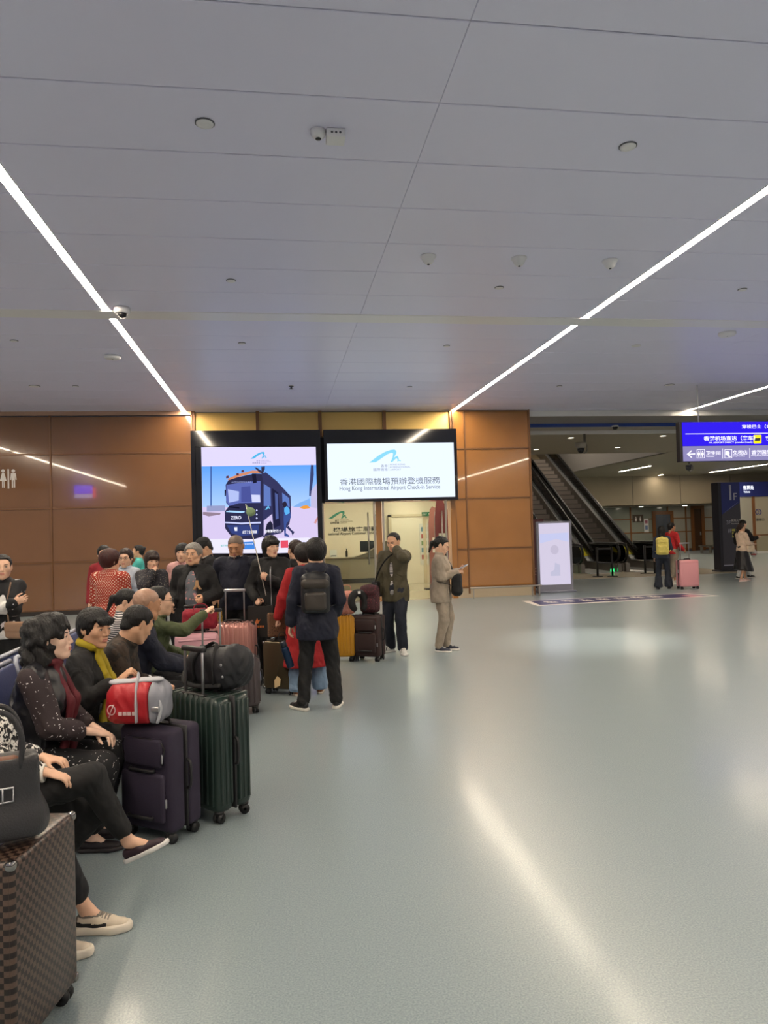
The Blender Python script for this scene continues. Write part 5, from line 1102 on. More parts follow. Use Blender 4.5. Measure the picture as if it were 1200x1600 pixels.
M_wh = mat('wheel_black', '#17171a', .5); M_hand = mat('handle_alu', '#b5b4b8', .3, metal=.8); M_grip = mat('grip_black', '#1c1b1e', .45)
def suitcase(label, pos, rz, w, d, h, m, style='ribs', handle=0., trim=None, n=7, side='y', hx=None, hside=1):
    """w along x, d along y (front face is -y), h up; the pull-out handle sits at the back (+y)"""
    e = empty('suitcase', (pos[0], pos[1], 0), rz, label, 'suitcase'); trim = trim or M_grip; z0 = .06
    r = {'soft': .035, 'frame': .022}.get(style, .045)
    b = MB().rbox(-w/2, w/2, -d/2, -.004, z0, h, r, 3).rbox(-w/2, w/2, .004, d/2, z0, h, r, 3)
    if style == 'ribs':
        for k in range(n):
            x = -w/2+.05+(w-.1)*k/(n-1); b.rbox(x-.011, x+.011, -d/2-.006, d/2+.006, z0+.045, h+.006, .006, 1)
        for k in (-1, 1):
            for j in range(3): y = k*(d*.12+j*d*.13); b.rbox(-w/2-.005, w/2+.005, y-.009, y+.009, z0+.05, h-.03, .004, 1)
    elif style == 'hribs':
        for k in range(n): z = z0+.06+(h-z0-.12)*k/(n-1); b.rbox(-w/2+.03, w/2-.03, -d/2-.006, d/2+.006, z-.010, z+.010, .005, 1)
    sh = b.build('shell', m, e)
    MB().rbox(-w/2-.002, w/2+.002, -.007, .007, z0+.01, h+.002, .003, 1).build('zip_band' if style != 'frame' else 'frame_band', trim, e)
    if style == 'frame':
        for sx in (-1, 1):
            for sz in (0, 1): z = h if sz else z0; [MB().rbox(sx*w/2-.03 if sx > 0 else -w/2-.003, w/2+.003 if sx > 0 else -w/2+.03, sy*d/2-.03 if sy > 0 else -d/2-.003, d/2+.003 if sy > 0 else -d/2+.03, z-.03 if sz else z-.003, z+.003 if sz else z+.03, .012, 3).build('corner_guard', mat('chrome', '#8d8a88', .15, metal=1.), e) for sy in (-1, 1)]
    if style == 'soft':
        MB().rbox(-w*.40, w*.40, -d/2-.03, -d/2+.01, z0+.06, h*.62, .02, 2).build('front_pocket', m, e); MB().rbox(-w*.36, w*.36, -d/2-.02, -d/2+.01, h*.66, h-.05, .02, 2).build('top_pocket', m, e)
        MB().tube([(-w*.36, -d/2-.012, h*.70), (-w*.36, -d/2-.012, h-.07), (w*.36, -d/2-.012, h-.07), (w*.36, -d/2-.012, h*.70)], .004, 5, sub=3).build('zip', M_grip, e)
        for x, z in ((w*.40, h*.80), (w*.46, h*.42)): MB().rbox(x-.006, x+.006, -d/2-.032, -d/2-.02, z-.05, z, .004, 1).build('zip_pull', M_hand, e)
        MB().tube([(-.09, -d/2-.012, h*.64), (-.07, -d/2-.03, h*.64), (.07, -d/2-.03, h*.64), (.09, -d/2-.012, h*.64)], .010, 6, sub=3).build('front_handle', M_grip, e); MB().tube([(-.09, -d/2-.03, z0+.09), (-.07, -d/2-.045, z0+.09), (.07, -d/2-.045, z0+.09), (.09, -d/2-.03, z0+.09)], .010, 6, sub=3).build('foot_handle', M_grip, e)
    wm = MB().tube([(-.024, 0, .03), (-.008, 0, .03)], .03, 14).tube([(.008, 0, .03), (.024, 0, .03)], .03, 14).tube([(-.024, 0, .03), (.024, 0, .03)], .010, 8).mesh('wheel'); hm_ = MB().rbox(-.014, .014, -.022, .022, .032, .07, .006, 1).tube([(0, 0, .055), (0, 0, .072)], .028, 10).mesh('caster')
    for sx in (-1, 1):
        for sy in (-1, 1): o = link('wheel', wm, M_wh, e, (sx*(w/2-.045), sy*(d/2-.04), 0), (0, 0, random.uniform(-.5, .5))); link('caster', hm_, M_grip, o)
    MB().tube([(-.08, 0, h), (-.065, 0, h+.025), (.065, 0, h+.025), (.08, 0, h)], .009, 6, sub=3, flat=1.3).build('carry_handle', trim, e)
    MB().tube([(w/2, 0, h*.45), (w/2+.025, 0, h*.45+.02), (w/2+.025, 0, h*.45+.14), (w/2, 0, h*.45+.16)], .009, 6, sub=3).build('side_handle', trim, e)
    MB().rbox(-w/2-.006, -w/2+.01, -.03, .03, h*.55, h*.55+.08, .004, 1).build('lock', M_hand, e)
    if handle:
        y = hside*(d/2-.035); t = handle; hw = hx or w*.22; o = MB().tube([(-hw, y, h-.02), (-hw, y, t), (-hw+.01, y, t+.012), (hw-.01, y, t+.012), (hw, y, t), (hw, y, h-.02)], .009).build('pull_handle', M_hand, e)
        MB().rbox(-hw-.02, hw+.02, y-.018, y+.018, t-.005, t+.028, .010, 2).build('grip', M_hand if handle > 1.02 else M_grip, o)
        MB().rbox(-hw-.03, hw+.03, y-.022, y+.022, h-.004, h+.010, .004, 1).build('handle_plate', M_grip, o)
    return e
M_green = mat('case_green', '#1f2f2b', .32, var=.15, vscale=3); M_purp = mat('case_purple', '#2a2236', .75, bump=.25, bscale=300)
M_rose = mat('case_rose', '#c08a82', .28, metal=.35); M_pinkc = mat('case_pink', '#d7a3ad', .3); M_taupe = mat('case_taupe', '#4b4244', .4)
M_silver = mat('case_silver', '#a7a8ac', .3, metal=.7); M_bronze_c = mat('case_bronze', '#554a38', .25, metal=.6); M_yel = mat('case_yellow', '#c28a1e', .35); M_brc = mat('case_brown', '#33201f', .6, bump=.15, bscale=250)
M_mint = mat('case_mint', '#bccdc2', .35); M_pink2 = mat('case_far_pink', '#dd9aa0', .3)
suitcase('large dark green ribbed suitcase under the black duffel bag', (-.455, 4.64), R(-46.6), .50, .27, .735, M_green, 'ribs', 1.0, n=9, hside=-1, hx=.085)
suitcase('dark purple fabric suitcase under the red and grey bag', (-.70, 4.36), R(-36), .40, .25, .63, M_purp, 'soft')
suitcase('rose gold ribbed suitcase before the man in the polo shirt', (-.50, 8.05), R(-8), .46, .27, .75, M_rose, 'ribs', 1.08, n=8)
suitcase('pale pink suitcase with the red bag lying on top', (-.83, 7.45), R(10), .42, .26, .74, M_pinkc, 'hribs', .98)
suitcase('mint green suitcase with the handle held by the green sleeve', (-.62, 6.78), R(6), .36, .22, .64, M_mint, 'ribs', 1.0)
suitcase('dark taupe cabin suitcase behind the black duffel bag', (-.40, 7.12), R(4), .38, .24, .53, M_taupe, 'ribs')
suitcase('silver aluminium suitcase under the black paper bag', (-.30, 8.88), R(0), .40, .25, .56, M_silver, 'hribs', n=9)
suitcase('bronze cabin suitcase with the cream tag held by the red coat', (.02, 7.86), R(-28), .36, .23, .56, M_bronze_c, 'frame', .66)
suitcase('mustard yellow suitcase beside the dark brown one', (.80, 9.60), R(-10), .36, .24, .60, M_yel, 'ribs')
suitcase('dark brown fabric suitcase under the maroon backpack', (1.16, 9.52), R(-30), .38, .25, .60, M_brc, 'soft', .90)
suitcase('bright pink hard suitcase of the woman with the yellow backpack', (10.30, 17.15), R(-4), .50, .28, .74, M_pink2, 'hribs', 1.15, n=2)
# checked suitcase at the lower left
chk = mat('case_check', '#4a362c', .35, var=.1); N, L, b = nodes(chk)
tc = N.new('ShaderNodeTexCoord'); ck = N.new('ShaderNodeTexChecker'); ck.inputs['Scale'].default_value = 54; ck.inputs['Color1'].default_value = srgb('#1d1210'); ck.inputs['Color2'].default_value = srgb('#5d493e')
mp_ = N.new('ShaderNodeMapping'); mp_.inputs['Location'].default_value = (.0092, .0092, .0092); L.new(tc.outputs['Object'], mp_.inputs[0]); L.new(mp_.outputs[0], ck.inputs['Vector'])
wv = N.new('ShaderNodeTexNoise'); wv.inputs['Scale'].default_value = 160; L.new(tc.outputs['Object'], wv.inputs['Vector']); mxk = N.new('ShaderNodeMix'); mxk.data_type = 'RGBA'; mxk.blend_type = 'MULTIPLY'; mxk.inputs[0].default_value = .4; L.new(ck.outputs[0], mxk.inputs[6]); L.new(wv.outputs[0], mxk.inputs[7]); L.new(mxk.outputs[2], b.inputs['Base Color'])
bpk = N.new('ShaderNodeBump'); bpk.inputs['Strength'].default_value = .35; bpk.inputs['Distance'].default_value = .004; L.new(ck.outputs['Fac'], bpk.inputs['Height']); L.new(bpk.outputs[0], b.inputs['Normal'])
suitcase('brown checked suitcase with chrome corners at the lower left edge', (-.948, 2.705), R(79), .43, .27, .68, chk, 'frame', trim=M_hand)

# ---- soft bags
def strap(parent, pts, r, m, name='strap', flat=.35, sub=5): return MB().tube(pts, r, 8, sub=sub, flat=flat).build(name, m, parent)
M_bd = mat('duffel_black', '#16171d', .62, bump=.25, bscale=40); M_red = mat('bag_red', '#b3202a', .5, bump=.2, bscale=30); M_gr = mat('bag_grey', '#8b8c96', .55, bump=.15)
M_web = mat('webbing_black', '#101013', .7); M_webg = mat('webbing_grey', '#b0b1b8', .6)
e = empty('duffel_bag', (-.385, 4.68, .748), R(-44), 'black nylon duffel bag on the dark green suitcase', 'bag')
solid_obj('bag_body', [p_box((0, 0, .125), (.19, .125, .125), .08), p_ell((-.16, 0, .10), (.08, .12, .10), .06), p_ell((.14, 0, .15), (.10, .12, .12), .06), p_noise(.012, 22, 1.), p_noise(.006, 50, 2., True), p_plane((0, 0, .004), (0, 0, 1), .02)], .009, M_bd, e)
strap(e, [(-.08, -.13, .05), (-.08, -.135, .18), (-.02, -.06, .27), (.05, -.06, .28), (.10, -.13, .19), (.10, -.13, .05)], .016, M_web, 'handle'); strap(e, [(-.20, .0, .18), (-.235, -.08, .10), (-.16, -.145, .04), (.0, -.14, .03), (.16, -.135, .05)], .014, M_web, 'shoulder_strap')
for x, z in ((.16, .17), (.17, .10)): MB().lathe([(.010, 0), (.008, .006), (.001, .007)], n=10).build('stud', M_hand, e, (x, -.125, z), (PI/2, 0, 0))
MB().tube([(-.17, 0, .245), (0, .0, .258), (.17, 0, .268)], .006, 6, sub=3).build('zip', M_grip, e)
e = empty('duffel_bag', (-.80, 4.33, .648), R(-12), 'red and grey travel bag on the purple suitcase', 'bag')
P_ = [p_box((0, 0, .115), (.172, .125, .115), .08), p_ell((.0, 0, .16), (.155, .10, .08), .05), p_noise(.010, 24, 3.), p_noise(.005, 55, 1., True), p_plane((0, 0, .004), (0, 0, 1), .02)]
solid_obj('bag_body', P_+[p_plane((.088, 0, 0), (-1, 0, 0), .004)], .008, M_red, e); solid_obj('grey_end', P_+[p_plane((.09, 0, 0), (1, 0, 0), .004)], .008, M_gr, e)
solid_obj('grey_flap', [p_rc((-.12, -.03, .235), (.10, -.02, .245), .05, .045, .02, flat=((0, 0, 1), .3)), p_noise(.008, 40, 2.)], .008, M_webg, e)
strap(e, [(.03, -.135, .03), (.03, -.138, .13), (.02, -.10, .22), (.0, -.02, .27), (-.03, .06, .24)], .017, M_webg, 'handle'); strap(e, [(.14, -.115, .02), (.155, -.10, .10), (.125, -.06, .2), (.06, .0, .255)], .020, M_webg, 'grey_strap')
MB().rbox(.115, .16, -.14, -.115, .085, .115, .005).build('buckle', M_hand, e)
mk = mat('bag_print', '#d8b8b8', .6); MB().tube([(-.11+.022*math.cos(t), -.139, .10+.026*math.sin(t)) for t in np.linspace(0, 2*PI, 15)[:-1]], .003, 5, closed=True).tube([(-.125, -.139, .06), (-.11, -.140, .10), (-.095, -.139, .13)], .003, 5).build('emblem', mk, e)
for k in range(4): MB().box(-.07+.026*k, -.05+.026*k, -.1415, -.1385, .07, .09).build('print_mark', mk, e)
# dark handbag on the checked suitcase
M_lea = mat('leather_dark', '#2b2a2d', .45, bump=.25, bscale=160)
e = empty('handbag', (-.985, 2.62, .705), R(20), 'dark grey leather handbag with a silver clasp on the checked suitcase', 'bag')
solid_obj('bag_body', [p_box((0, 0, .155), (.175, .070, .155), .03), p_rc((-.12, 0, .05), (.12, 0, .05), .09, .09, .05), p_rc((-.12, .0, .335), (.12, 0, .335), .06, .06, .03, 's'), p_noise(.005, 25, 2.), p_plane((0, 0, .004), (0, 0, 1), .01)], .007, M_lea, e)
for sy in (-1, 1): strap(e, [(-.11, sy*.062, .26), (-.115, sy*.066, .38), (-.06, sy*.06, .47), (.06, sy*.06, .47), (.115, sy*.066, .38), (.11, sy*.062, .26)], .010, M_lea, 'handle', 1.0)
MB().tube([(.02, -.084, .20), (.085, -.084, .20), (.085, -.086, .15), (.02, -.086, .15)], .004, 6, closed=True).tube([(.05, -.084, .20), (.05, -.086, .15)], .004, 6).build('clasp', M_hand, e)
solid_obj('brown_lining', [p_box((0, 0, .265), (.11, .03, .03), .02)], .008, mat('lining_brown', '#6a4029', .6), e)

bpy.data.objects['handbag'].scale = (.9, .9, .9)
# ============================================================ THE PEOPLE IN THE PHOTOGRAPH
def cloth(n, c, rough=.78):
    if 'cloth_'+n in MATS: return MATS['cloth_'+n]
    m = mat('cloth_'+n, c, rough, bump=.5, bscale=7, var=.14, vscale=14); N, L, b = nodes(m)
    for q_ in N:
        if q_.type == 'TEX_NOISE' and abs(q_.inputs['Scale'].default_value-7) < .01: q_.inputs['Distortion'].default_value = 1.1; q_.inputs['Detail'].default_value = 2
        if q_.type == 'BUMP': q_.inputs['Distance'].default_value = .035
    return m
C_blk = cloth('black', '#0d0d10'); C_coal = cloth('coal', '#15161b'); C_navy = cloth('navy', '#12162a'); C_jean = cloth('jeans', '#181e2c', .8); C_jean2 = cloth('light_jeans', '#6f87a3'); C_red = cloth('red_coat', '#a3161c'); C_olive = cloth('olive', '#48422f'); C_grey = cloth('warm_grey', '#9c8f80'); C_white = cloth('white', '#d8d6d4'); C_teal = cloth('teal', '#4fb7ae')
C_leather = mat('vest_leather', '#121218', .38, bump=.3, bscale=26, var=.1)
C_sheer = printed('sheer_leaf', '#33282b', '#d6cfd0', 'flecks', 42, .16); C_dress = printed('dress_leaf', '#0e0e13', '#cfcac8', 'flecks', 42, .15)
C_dots = printed('polka', '#9c2f1e', '#e8dcc8', 'dots', 42, .21); C_strp = printed('stripes', '#d9d4d2', '#23232b', 'hstripes', 50, .45); C_camo = printed('camo', '#3a2c22', '#1f1914', 'camo', 16, .52)
C_speck = printed('speckled', '#22222b', '#9a9184', 'flecks', 60, .22); C_flor = printed('floral', '#5e6269', '#b97f7f', 'camo', 30, .6); C_bw = printed('black_white', '#1a1a1c', '#dcd8d2', 'camo', 60, .52)
W = lambda p: tuple(p)
def hp_tube(J, pts, r, m, name, n=6, sub=3, parent=None, **k): return MB().tube([tuple(J['hp'](p)) for p in pts], r, n, sub=sub, **k).build(name, m, parent or J['e'])
def glasses(J, m=None):
    m = m or mat('glasses_frame', '#2a2422', .4); b = MB()
    for s in (1, -1):
        b.tube([tuple(J['hp']((.103-.006*abs(math.cos(t)), s*.031+.021*math.cos(t), .0+.017*math.sin(t)))) for t in np.linspace(0, 2*PI, 15)[:-1]], .0016, 5, closed=True)
        b.tube([tuple(J['hp'](p)) for p in ((.097, s*.053, .003), (.05, s*.076, .006), (-.01, s*.083, .004))], .0018, 5)
    b.tube([tuple(J['hp'](p)) for p in ((.103, -.011, .003), (.107, 0, .005), (.103, .011, .003))], .0016, 5)
    return b.build('glasses', m, J['e'])

# --- seated, nearest first
J = person('seated person in black trousers with crossed legs and a purple slip-on shoe', (-1.27, 3.68), 0, 1.58, True, 'fair', 0, seat=.44, lean=-26, arms=((.10, .16, .62), (.20, -.14, .635)), palms=((0, 0, -1), (.1, .1, -1)), hands=('relax', 'relax'),
           legs=((.12, .08, 0), (.575, -.03, -12, .17, -24, (1, 0, .9))), hair=('short', 'black'), shoes=('slip', '#2e1d28', '#d8d6d4'),
           layers=[dict(k='top', m=C_bw, name='blouse', off=.016, sleeve=.86, hem=-.04), dict(k='legs', m=C_blk, to=.90, off=.014)])
MB().tube([tuple(J['WR'][-1]+V3(-.02, .036*math.cos(t), .034*math.sin(t))) for t in np.linspace(0, 2*PI, 13)[:-1]], .009, 8, closed=True).build('bracelet', mat('bracelet_white', '#d9d4cc', .3), J['e'])
J = person('seated person at the left edge wearing chunky cream sneakers', (-1.36, 3.10), 0, 1.62, True, 'fair', 0, seat=.44, lean=-18, arms=((.2, .15, .6), (.2, -.15, .6)), legs=((.52, .24, -4), (.40, .07, -4)), hair=('bob', 'black'), shoes=('chunky', '#d2c4af', '#dcd2c2', '#8d867e'),
           layers=[dict(k='top', m=cloth('maroon', '#3a2426'), name='jumper', off=.014, hem=-.04), dict(k='legs', m=C_coal, to=.86, off=.012)])
J1 = J = person('seated woman with curly black hair, leather vest and sheer leaf-print sleeves', (-1.365, 4.27), 0, 1.64, True, 'pale', 0, seat=.44, lean=8, head=(4, -2, 0), neckfwd=.03, arms=((.34, .03, .625), (.33, -.05, .635)), palms=((0, -.2, -1), (0, .3, -1)), hands=('relax', 'relax'), elbows=(None, (-.3, -.5, -.6)), build=1.1,
           legs=((.30, .10, 0), (.32, -.08, -4)), hair=('curly', 'black'), shoes=('slip', '#231d20', '#2a2629'),
           layers=[dict(k='top', m=C_sheer, name='blouse', off=.012, sleeve=.80, puff=.014, hem=-.02), dict(k='top', m=C_leather, name='vest', off=.038, sleeve=0, hem=-.10, open=.03, collar=0), dict(k='skirt', m=C_dress, drop=.75), dict(k='scarf', m=cloth('burgundy', '#5c1420'), len=(.34, .44), off=.03)])
for s in (-1, 1): MB().lathe([(.001, .008), (.006, .004), (.007, 0), (.005, -.006), (.001, -.008)], n=10).build('earring', mat('pearl', '#e8dfd2', .2), J['e'], tuple(J['hp']((-.012, s*.088, -.05))))
J2 = J = person('seated woman with a yellow scarf, black coat and hand on the red bag', (-1.28, 4.83), 0, 1.60, True, 'mid', 0, seat=.44, lean=9, head=(-34, 6, 0), neckfwd=.04, arms=((.30, .12, .60), (.31, -.24, .84)), palms=((0, 0, -1), (.2, .3, -.9)), hands=('relax', 'hold'), elbows=(None, (-.2, -.5, -.8)), wrist=(None, (.3, 0, .55)), build=1.05,
           legs=((.44, .10, 0), (.46, -.08, -4)), hair=('short', 'black', 'bangs'), shoes=('slip', '#1d1b1e', '#2a2629'),
           layers=[dict(k='top', m=C_blk, name='coat', off=.022, hem=-.05, sleeve=.86), dict(k='legs', m=C_blk), dict(k='scarf', m=cloth('mustard', '#a89416'), len=(.30, .40), off=.02)])
MB().tube([tuple(J['WR'][-1]-.03*unit(J['WR'][-1]-J['EL'][-1])+J['HM'][-1][0] @ V3(0, .033*math.cos(t), .027*math.sin(t))) for t in np.linspace(0, 2*PI, 17)[:-1]], .003, 6, closed=True).build('bracelet', M_hand, J['e'])
J = person('seated man in a brown camouflage jacket bending forward', (-1.34, 5.40), 0, 1.66, False, 'mid', 0, seat=.44, lean=31, head=(38, 30, 0), arms=((.46, .10, .62), (.46, -.06, .62)), hands=('hold', 'hold'), palms=((0, 0, -1), (0, 0, -1)), legs=((.44, .14, 0), (.44, -.12, 0)), hair=('men', 'black'), shoes=('sneaker', '#26262b', '#c9c4bb'),
           layers=[dict(k='top', m=C_camo, off=.03, hem=-.08, wr=.012), dict(k='legs', m=C_coal)])
J = person('seated man with a shaved head and navy jacket', (-1.16, 5.98), 14, 1.68, False, 'tan', 0, seat=.44, lean=10, head=(22, 10, 0), age=1, arms=((.40, .12, .66), (.42, -.10, .66)), hands=('relax', 'hold'), palms=((0, 0, -1), (0, 0, -1)), build=1.08, legs=((.44, .14, 0), (.44, -.12, 0)), hair=('stubble', 'grey'), shoes=('sneaker', '#232327', '#bdb8ae'),
           layers=[dict(k='top', m=C_navy, off=.026, hem=-.08), dict(k='legs', m=C_coal)])
J = person('seated person with glasses stretching an olive sleeve to the mint suitcase', (-1.12, 6.52), 4, 1.62, False, 'fair', 1, seat=.44, lean=8, head=(6, 4, 0), arms=((.30, .14, .64), (.46, .02, 1.01)), elbows=(None, (-.1, -.3, -.9)), hands=('relax', 'grip'), palms=((0, 0, -1), (0, 0, -1)), legs=((.44, .12, 0), (.44, -.10, 0)), hair=('men', 'black'), shoes=('sneaker', '#3a3430', '#bdb8ae'),
           layers=[dict(k='top', m=cloth('olive_green', '#4a5234'), off=.018, hem=-.08), dict(k='legs', m=C_coal)])
glasses(J)
J = person('seated girl in a striped shirt looking down at her lap', (-1.56, 7.20), 10, 1.52, True, 'fair', 1, seat=.43, lean=10, head=(-8, 26, 0), arms=((.30, .06, .64), (.30, -.06, .64)), hands=('phone', 'phone'), palms=((0, -.5, .8), (0, .5, .8)), legs=((.42, .10, 0), (.42, -.10, 0)), hair=('pony', 'black'), shoes=('sneaker', '#c9c4c0', '#e0dcd4'),
           layers=[dict(k='top', m=C_strp, name='shirt', off=.012, hem=-.06), dict(k='legs', m=C_jean2)])
# --- standing group at the left
def stand(px, Y): return (at_y(px, 900, Y).x, Y)
J = person('woman in a black track jacket with crossed arms at the left edge', stand(4, 7.5), -72, 1.57, True, 'fair', 1, arms=((.20, -.10, 1.06), (.22, .10, 1.12)), elbows=((-.2, .8, -.6), (-.2, -.8, -.6)), hands=('relax', 'relax'), palms=((-1, 0, 0), (-1, 0, 0)), hair=('pony', 'black'),
           layers=[dict(k='top', m=C_white, name='shirt', off=.006), dict(k='top', m=printed('track_jacket', '#16161a', '#c8c2c4', 'camo', 14, .66), off=.022, open=.03, hem=-.06), dict(k='legs', m=C_blk)])
t = J['e']
J = person('woman in a rust red polka-dot blouse standing with her back turned', stand(172, 8.4), 72, 1.57, True, 'fair', 1, head=(-28, 4, 0), build=1.12, hair=('full', 'red'), layers=[dict(k='top', m=C_dots, name='blouse', off=.03, hem=-.16, flare=.02), dict(k='legs', m=C_blk)], arms=((.22, .10, 1.0), (.22, -.10, 1.0)))
J = person('woman with glasses in a pale shirt facing the polka-dot blouse', stand(197, 9.75), -108, 1.56, True, 'fair', 1, head=(12, 4, 0), hair=('short', 'brown'), layers=[dict(k='top', m=cloth('pale_blue', '#b9c1d0'), name='shirt', off=.016, hem=-.12), dict(k='legs', m=C_coal)]); glasses(J)
J = person('dark-haired person in red half hidden behind the polka-dot blouse', stand(163, 10.7), -80, 1.60, True, 'fair', 2, hair=('short', 'black'), layers=[dict(k='top', m=cloth('crimson', '#8c1a26'), off=.016), dict(k='legs', m=C_coal)])
J = person('woman in a teal top standing in profile by the brown wall', stand(217, 13.8), 185, 1.56, True, 'mid', 1, hair=('bun', 'black'), arms=((.22, -.05, 1.02), (.24, .05, 1.06)), elbows=((-.3, .8, -.5), (-.3, -.8, -.5)), layers=[dict(k='top', m=C_teal, name='jumper', off=.014), dict(k='legs', m=C_navy)])
J = person('woman in a speckled dark jacket with her hand at her mouth', stand(238, 9.3), -68, 1.53, True, 'fair', 1, head=(0, 8, 0), hair=('bob', 'brown', 'bangs'), arms=((.22, -.06, 1.0), (.145, -.03, 1.27)), elbows=((-.2, .7, -.6), (.1, -.7, -.7)), hands=('relax', 'hold'), palms=((0, 0, -1), (-.6, .8, 0)), wrist=(None, (-.3, .3, .5)), layers=[dict(k='top', m=C_speck, off=.026, hem=-.12), dict(k='legs', m=C_navy)])
J = person('grey-haired woman in an open black jacket over a floral top', stand(303, 8.3), -98, 1.62, True, 'mid', 1, head=(-8, 2, 0), age=1, fat=1.06, build=1.12, belly=.8, hair=('short', 'grey'), arms=((.20, .16, 1.02), (.10, -.22, .95)), hands=('hold', 'relax'), elbows=((-.5, .5, -.6), None), palms=((0, -1, 0), None), layers=[dict(k='top', m=C_flor, name='blouse', off=.012, hem=-.12), dict(k='top', m=C_blk, off=.03, open=.07, hem=-.12), dict(k='legs', m=C_coal)])
p_ = J['at'](.168, .075, .30); MB().prism([tuple(p_+V3(0, y, z)) for y, z in ((-.012, .05), (.012, .05), (.02, .0), (.045, -.05), (.02, -.05), (0, -.015), (-.02, -.05), (-.045, -.05), (-.02, .0))], (-.03, 0, 0)).build('embroidery', mat('embroidery_tan', '#b08a62', .8), J['e'])
J = person('person with black hair and a pink cardigan behind the grey-haired woman', stand(286, 9.6), -95, 1.61, True, 'fair', 2, hair=('bob', 'black'), layers=[dict(k='top', m=cloth('dusty_pink', '#c99a98'), name='cardigan', off=.024), dict(k='legs', m=C_coal)])
J = person('man in a black cap and black jacket looking down', stand(334, 9.7), -158, 1.68, False, 'mid', 1, lean=10, head=(10, 30, 0), hair=('men', 'black'), arms=((.05, .25, .92), None), layers=[dict(k='top', m=C_white, name='shirt', off=.006), dict(k='top', m=C_coal, off=.026, open=.05), dict(k='legs', m=C_coal)], hands=('grip', 'relax'))
JC = J
hv, hf = solid([p_ell((-.014, 0, .045), (.108, .088, .088), .02), p_plane((0, 0, .045), (.10, 0, 1), .006), p_ell((-.014, 0, .03), (.098, .078, .080), .004, 's'), p_ell((.115, 0, .050), (.075, .070, .010), .008), p_ell((-.014, 0, .135), (.010, .010, .006), .006)], .0065)
link('cap', mesh_np('cap', hv @ J['HD'].T*J['hs']+J['hc'], hf), cloth('cap_black', '#121215'), J['e'])
J = person('man in a navy polo shirt standing before the video screen', stand(370, 8.75), -95, 1.70, False, 'tan', 1, head=(-6, 22, 0), age=1, fat=1.08, build=1.12, belly=.5, hair=('stubble', 'black'), arms=((-.06, .22, .92), (-.06, -.22, .92)), layers=[dict(k='top', m=C_navy, name='polo_shirt', off=.020, sleeve=.40, puff=.012, hem=-.10), dict(k='legs', m=C_blk)])
MB().tube([tuple(J['nb']+V3(.02, 0, .022)+V3(.070*math.cos(t), .078*math.sin(t), -.02*math.cos(t))) for t in np.linspace(0, 2*PI, 17)[:-1]], .005, 6, closed=True).build('collar_trim', mat('trim_pale', '#c9b3a6', .7), J['e'])
JF = J = person('woman in a black jacket holding a thin stick with a leaf', stand(424, 8.42), -92, 1.68, True, 'fair', 1, head=(28, 2, 0), hair=('bob', 'black', 'bangs'), arms=((.22, -.02, 1.20), (.16, -.17, .98)), hands=('grip', 'grip'), elbows=((-.3, .7, -.7), (-.5, -.5, -.6)), palms=((-.5, -.8, 0), (0, .6, -.6)), layers=[dict(k='top', m=C_blk, off=.024, hem=-.12, zip=M_hand), dict(k='legs', m=C_blk)], shoes=('sneaker', '#1d1d20', '#bbb6ae'))
J = person('dark-haired person with a bun behind the woman in the red coat', stand(463, 8.65), 100, 1.62, True, 'fair', 1, head=(20, 0, 0), hair=('bun', 'brown'), layers=[dict(k='top', m=C_coal, off=.02), dict(k='legs', m=C_coal)])
JR = J = person('woman in a long red coat standing with her back turned', stand(476, 7.72), 98, 1.58, True, 'fair', 1, head=(20, 12, 0), hair=('full', 'dark'), build=1.08, arms=((.06, .30, .76), (.1, -.2, .85)), hands=('grip', 'relax'), elbows=((-.8, .6, 0), None), legs=((0, .12, 12), (.02, -.14, -14)), shoes=('slip', '#8a5a3c', '#c9c0b4'),
                layers=[dict(k='legs', m=C_jean2, off=.03, bell=.02), dict(k='top', m=C_red, name='coat', off=.024, skirt=.30, sflare=.05, hem=-.6)])
JB = J = person('person in a navy hooded jacket wearing a black backpack', (.36, 7.06), 84, 1.63, False, 'fair', 0, head=(16, 4, 0), hair=('full', 'black'), build=.98, arms=((.02, .27, .78), (.14, -.17, .90)), hands=('relax', 'relax'), legs=((-.03, .165, 42), (.03, -.165, -6)), shoes=('sneaker', '#1b1b1e', '#d8d4cc'),
                layers=[dict(k='legs', m=C_blk, off=.014, bell=.012), dict(k='top', m=C_navy, off=.03, hem=-.22, flare=.02, hood=1)])
J = person('man in an olive jacket rubbing his face in front of the shop', (1.60, 9.97), -124, 1.67, False, 'mid', 1, head=(-4, 16, 0), hair=('receding', 'black'), arms=((.125, .085, 1.44), (.04, -.24, .84)), elbows=((.35, .8, -.6), None), hands=('phone', 'relax'), palms=((-.5, -.9, .0), None), wrist=((-.05, -.25, .5), None), legs=((.06, .12, 34), (-.02, -.12, -34)), shoes=('stripes', '#d8d6d2', '#e4e2de'),
           layers=[dict(k='top', m=C_strp, name='shirt', off=.008), dict(k='top', m=C_olive, off=.034, hem=-.20, open=.045), dict(k='legs', m=C_jean, off=.020, bell=.012)])
JM = J
JP = J = person('woman in a warm grey shirt and trousers looking at her phone', (2.24, 9.90), -22, 1.60, True, 'fair', 1, head=(0, 24, 0), hair=('pony', 'black'), arms=((.235, .04, 1.11), (.225, -.06, 1.09)), hands=('phone', 'hold'), palms=((0, -.4, .9), (0, .4, -.8)), legs=((.05, .10, 4), (-.03, -.08, -6)), shoes=('sneaker', '#22263a', '#d8d6d2'),
                layers=[dict(k='legs', m=C_grey, off=.018), dict(k='top', m=C_grey, name='shirt', off=.026, hem=-.20, flare=.015)])
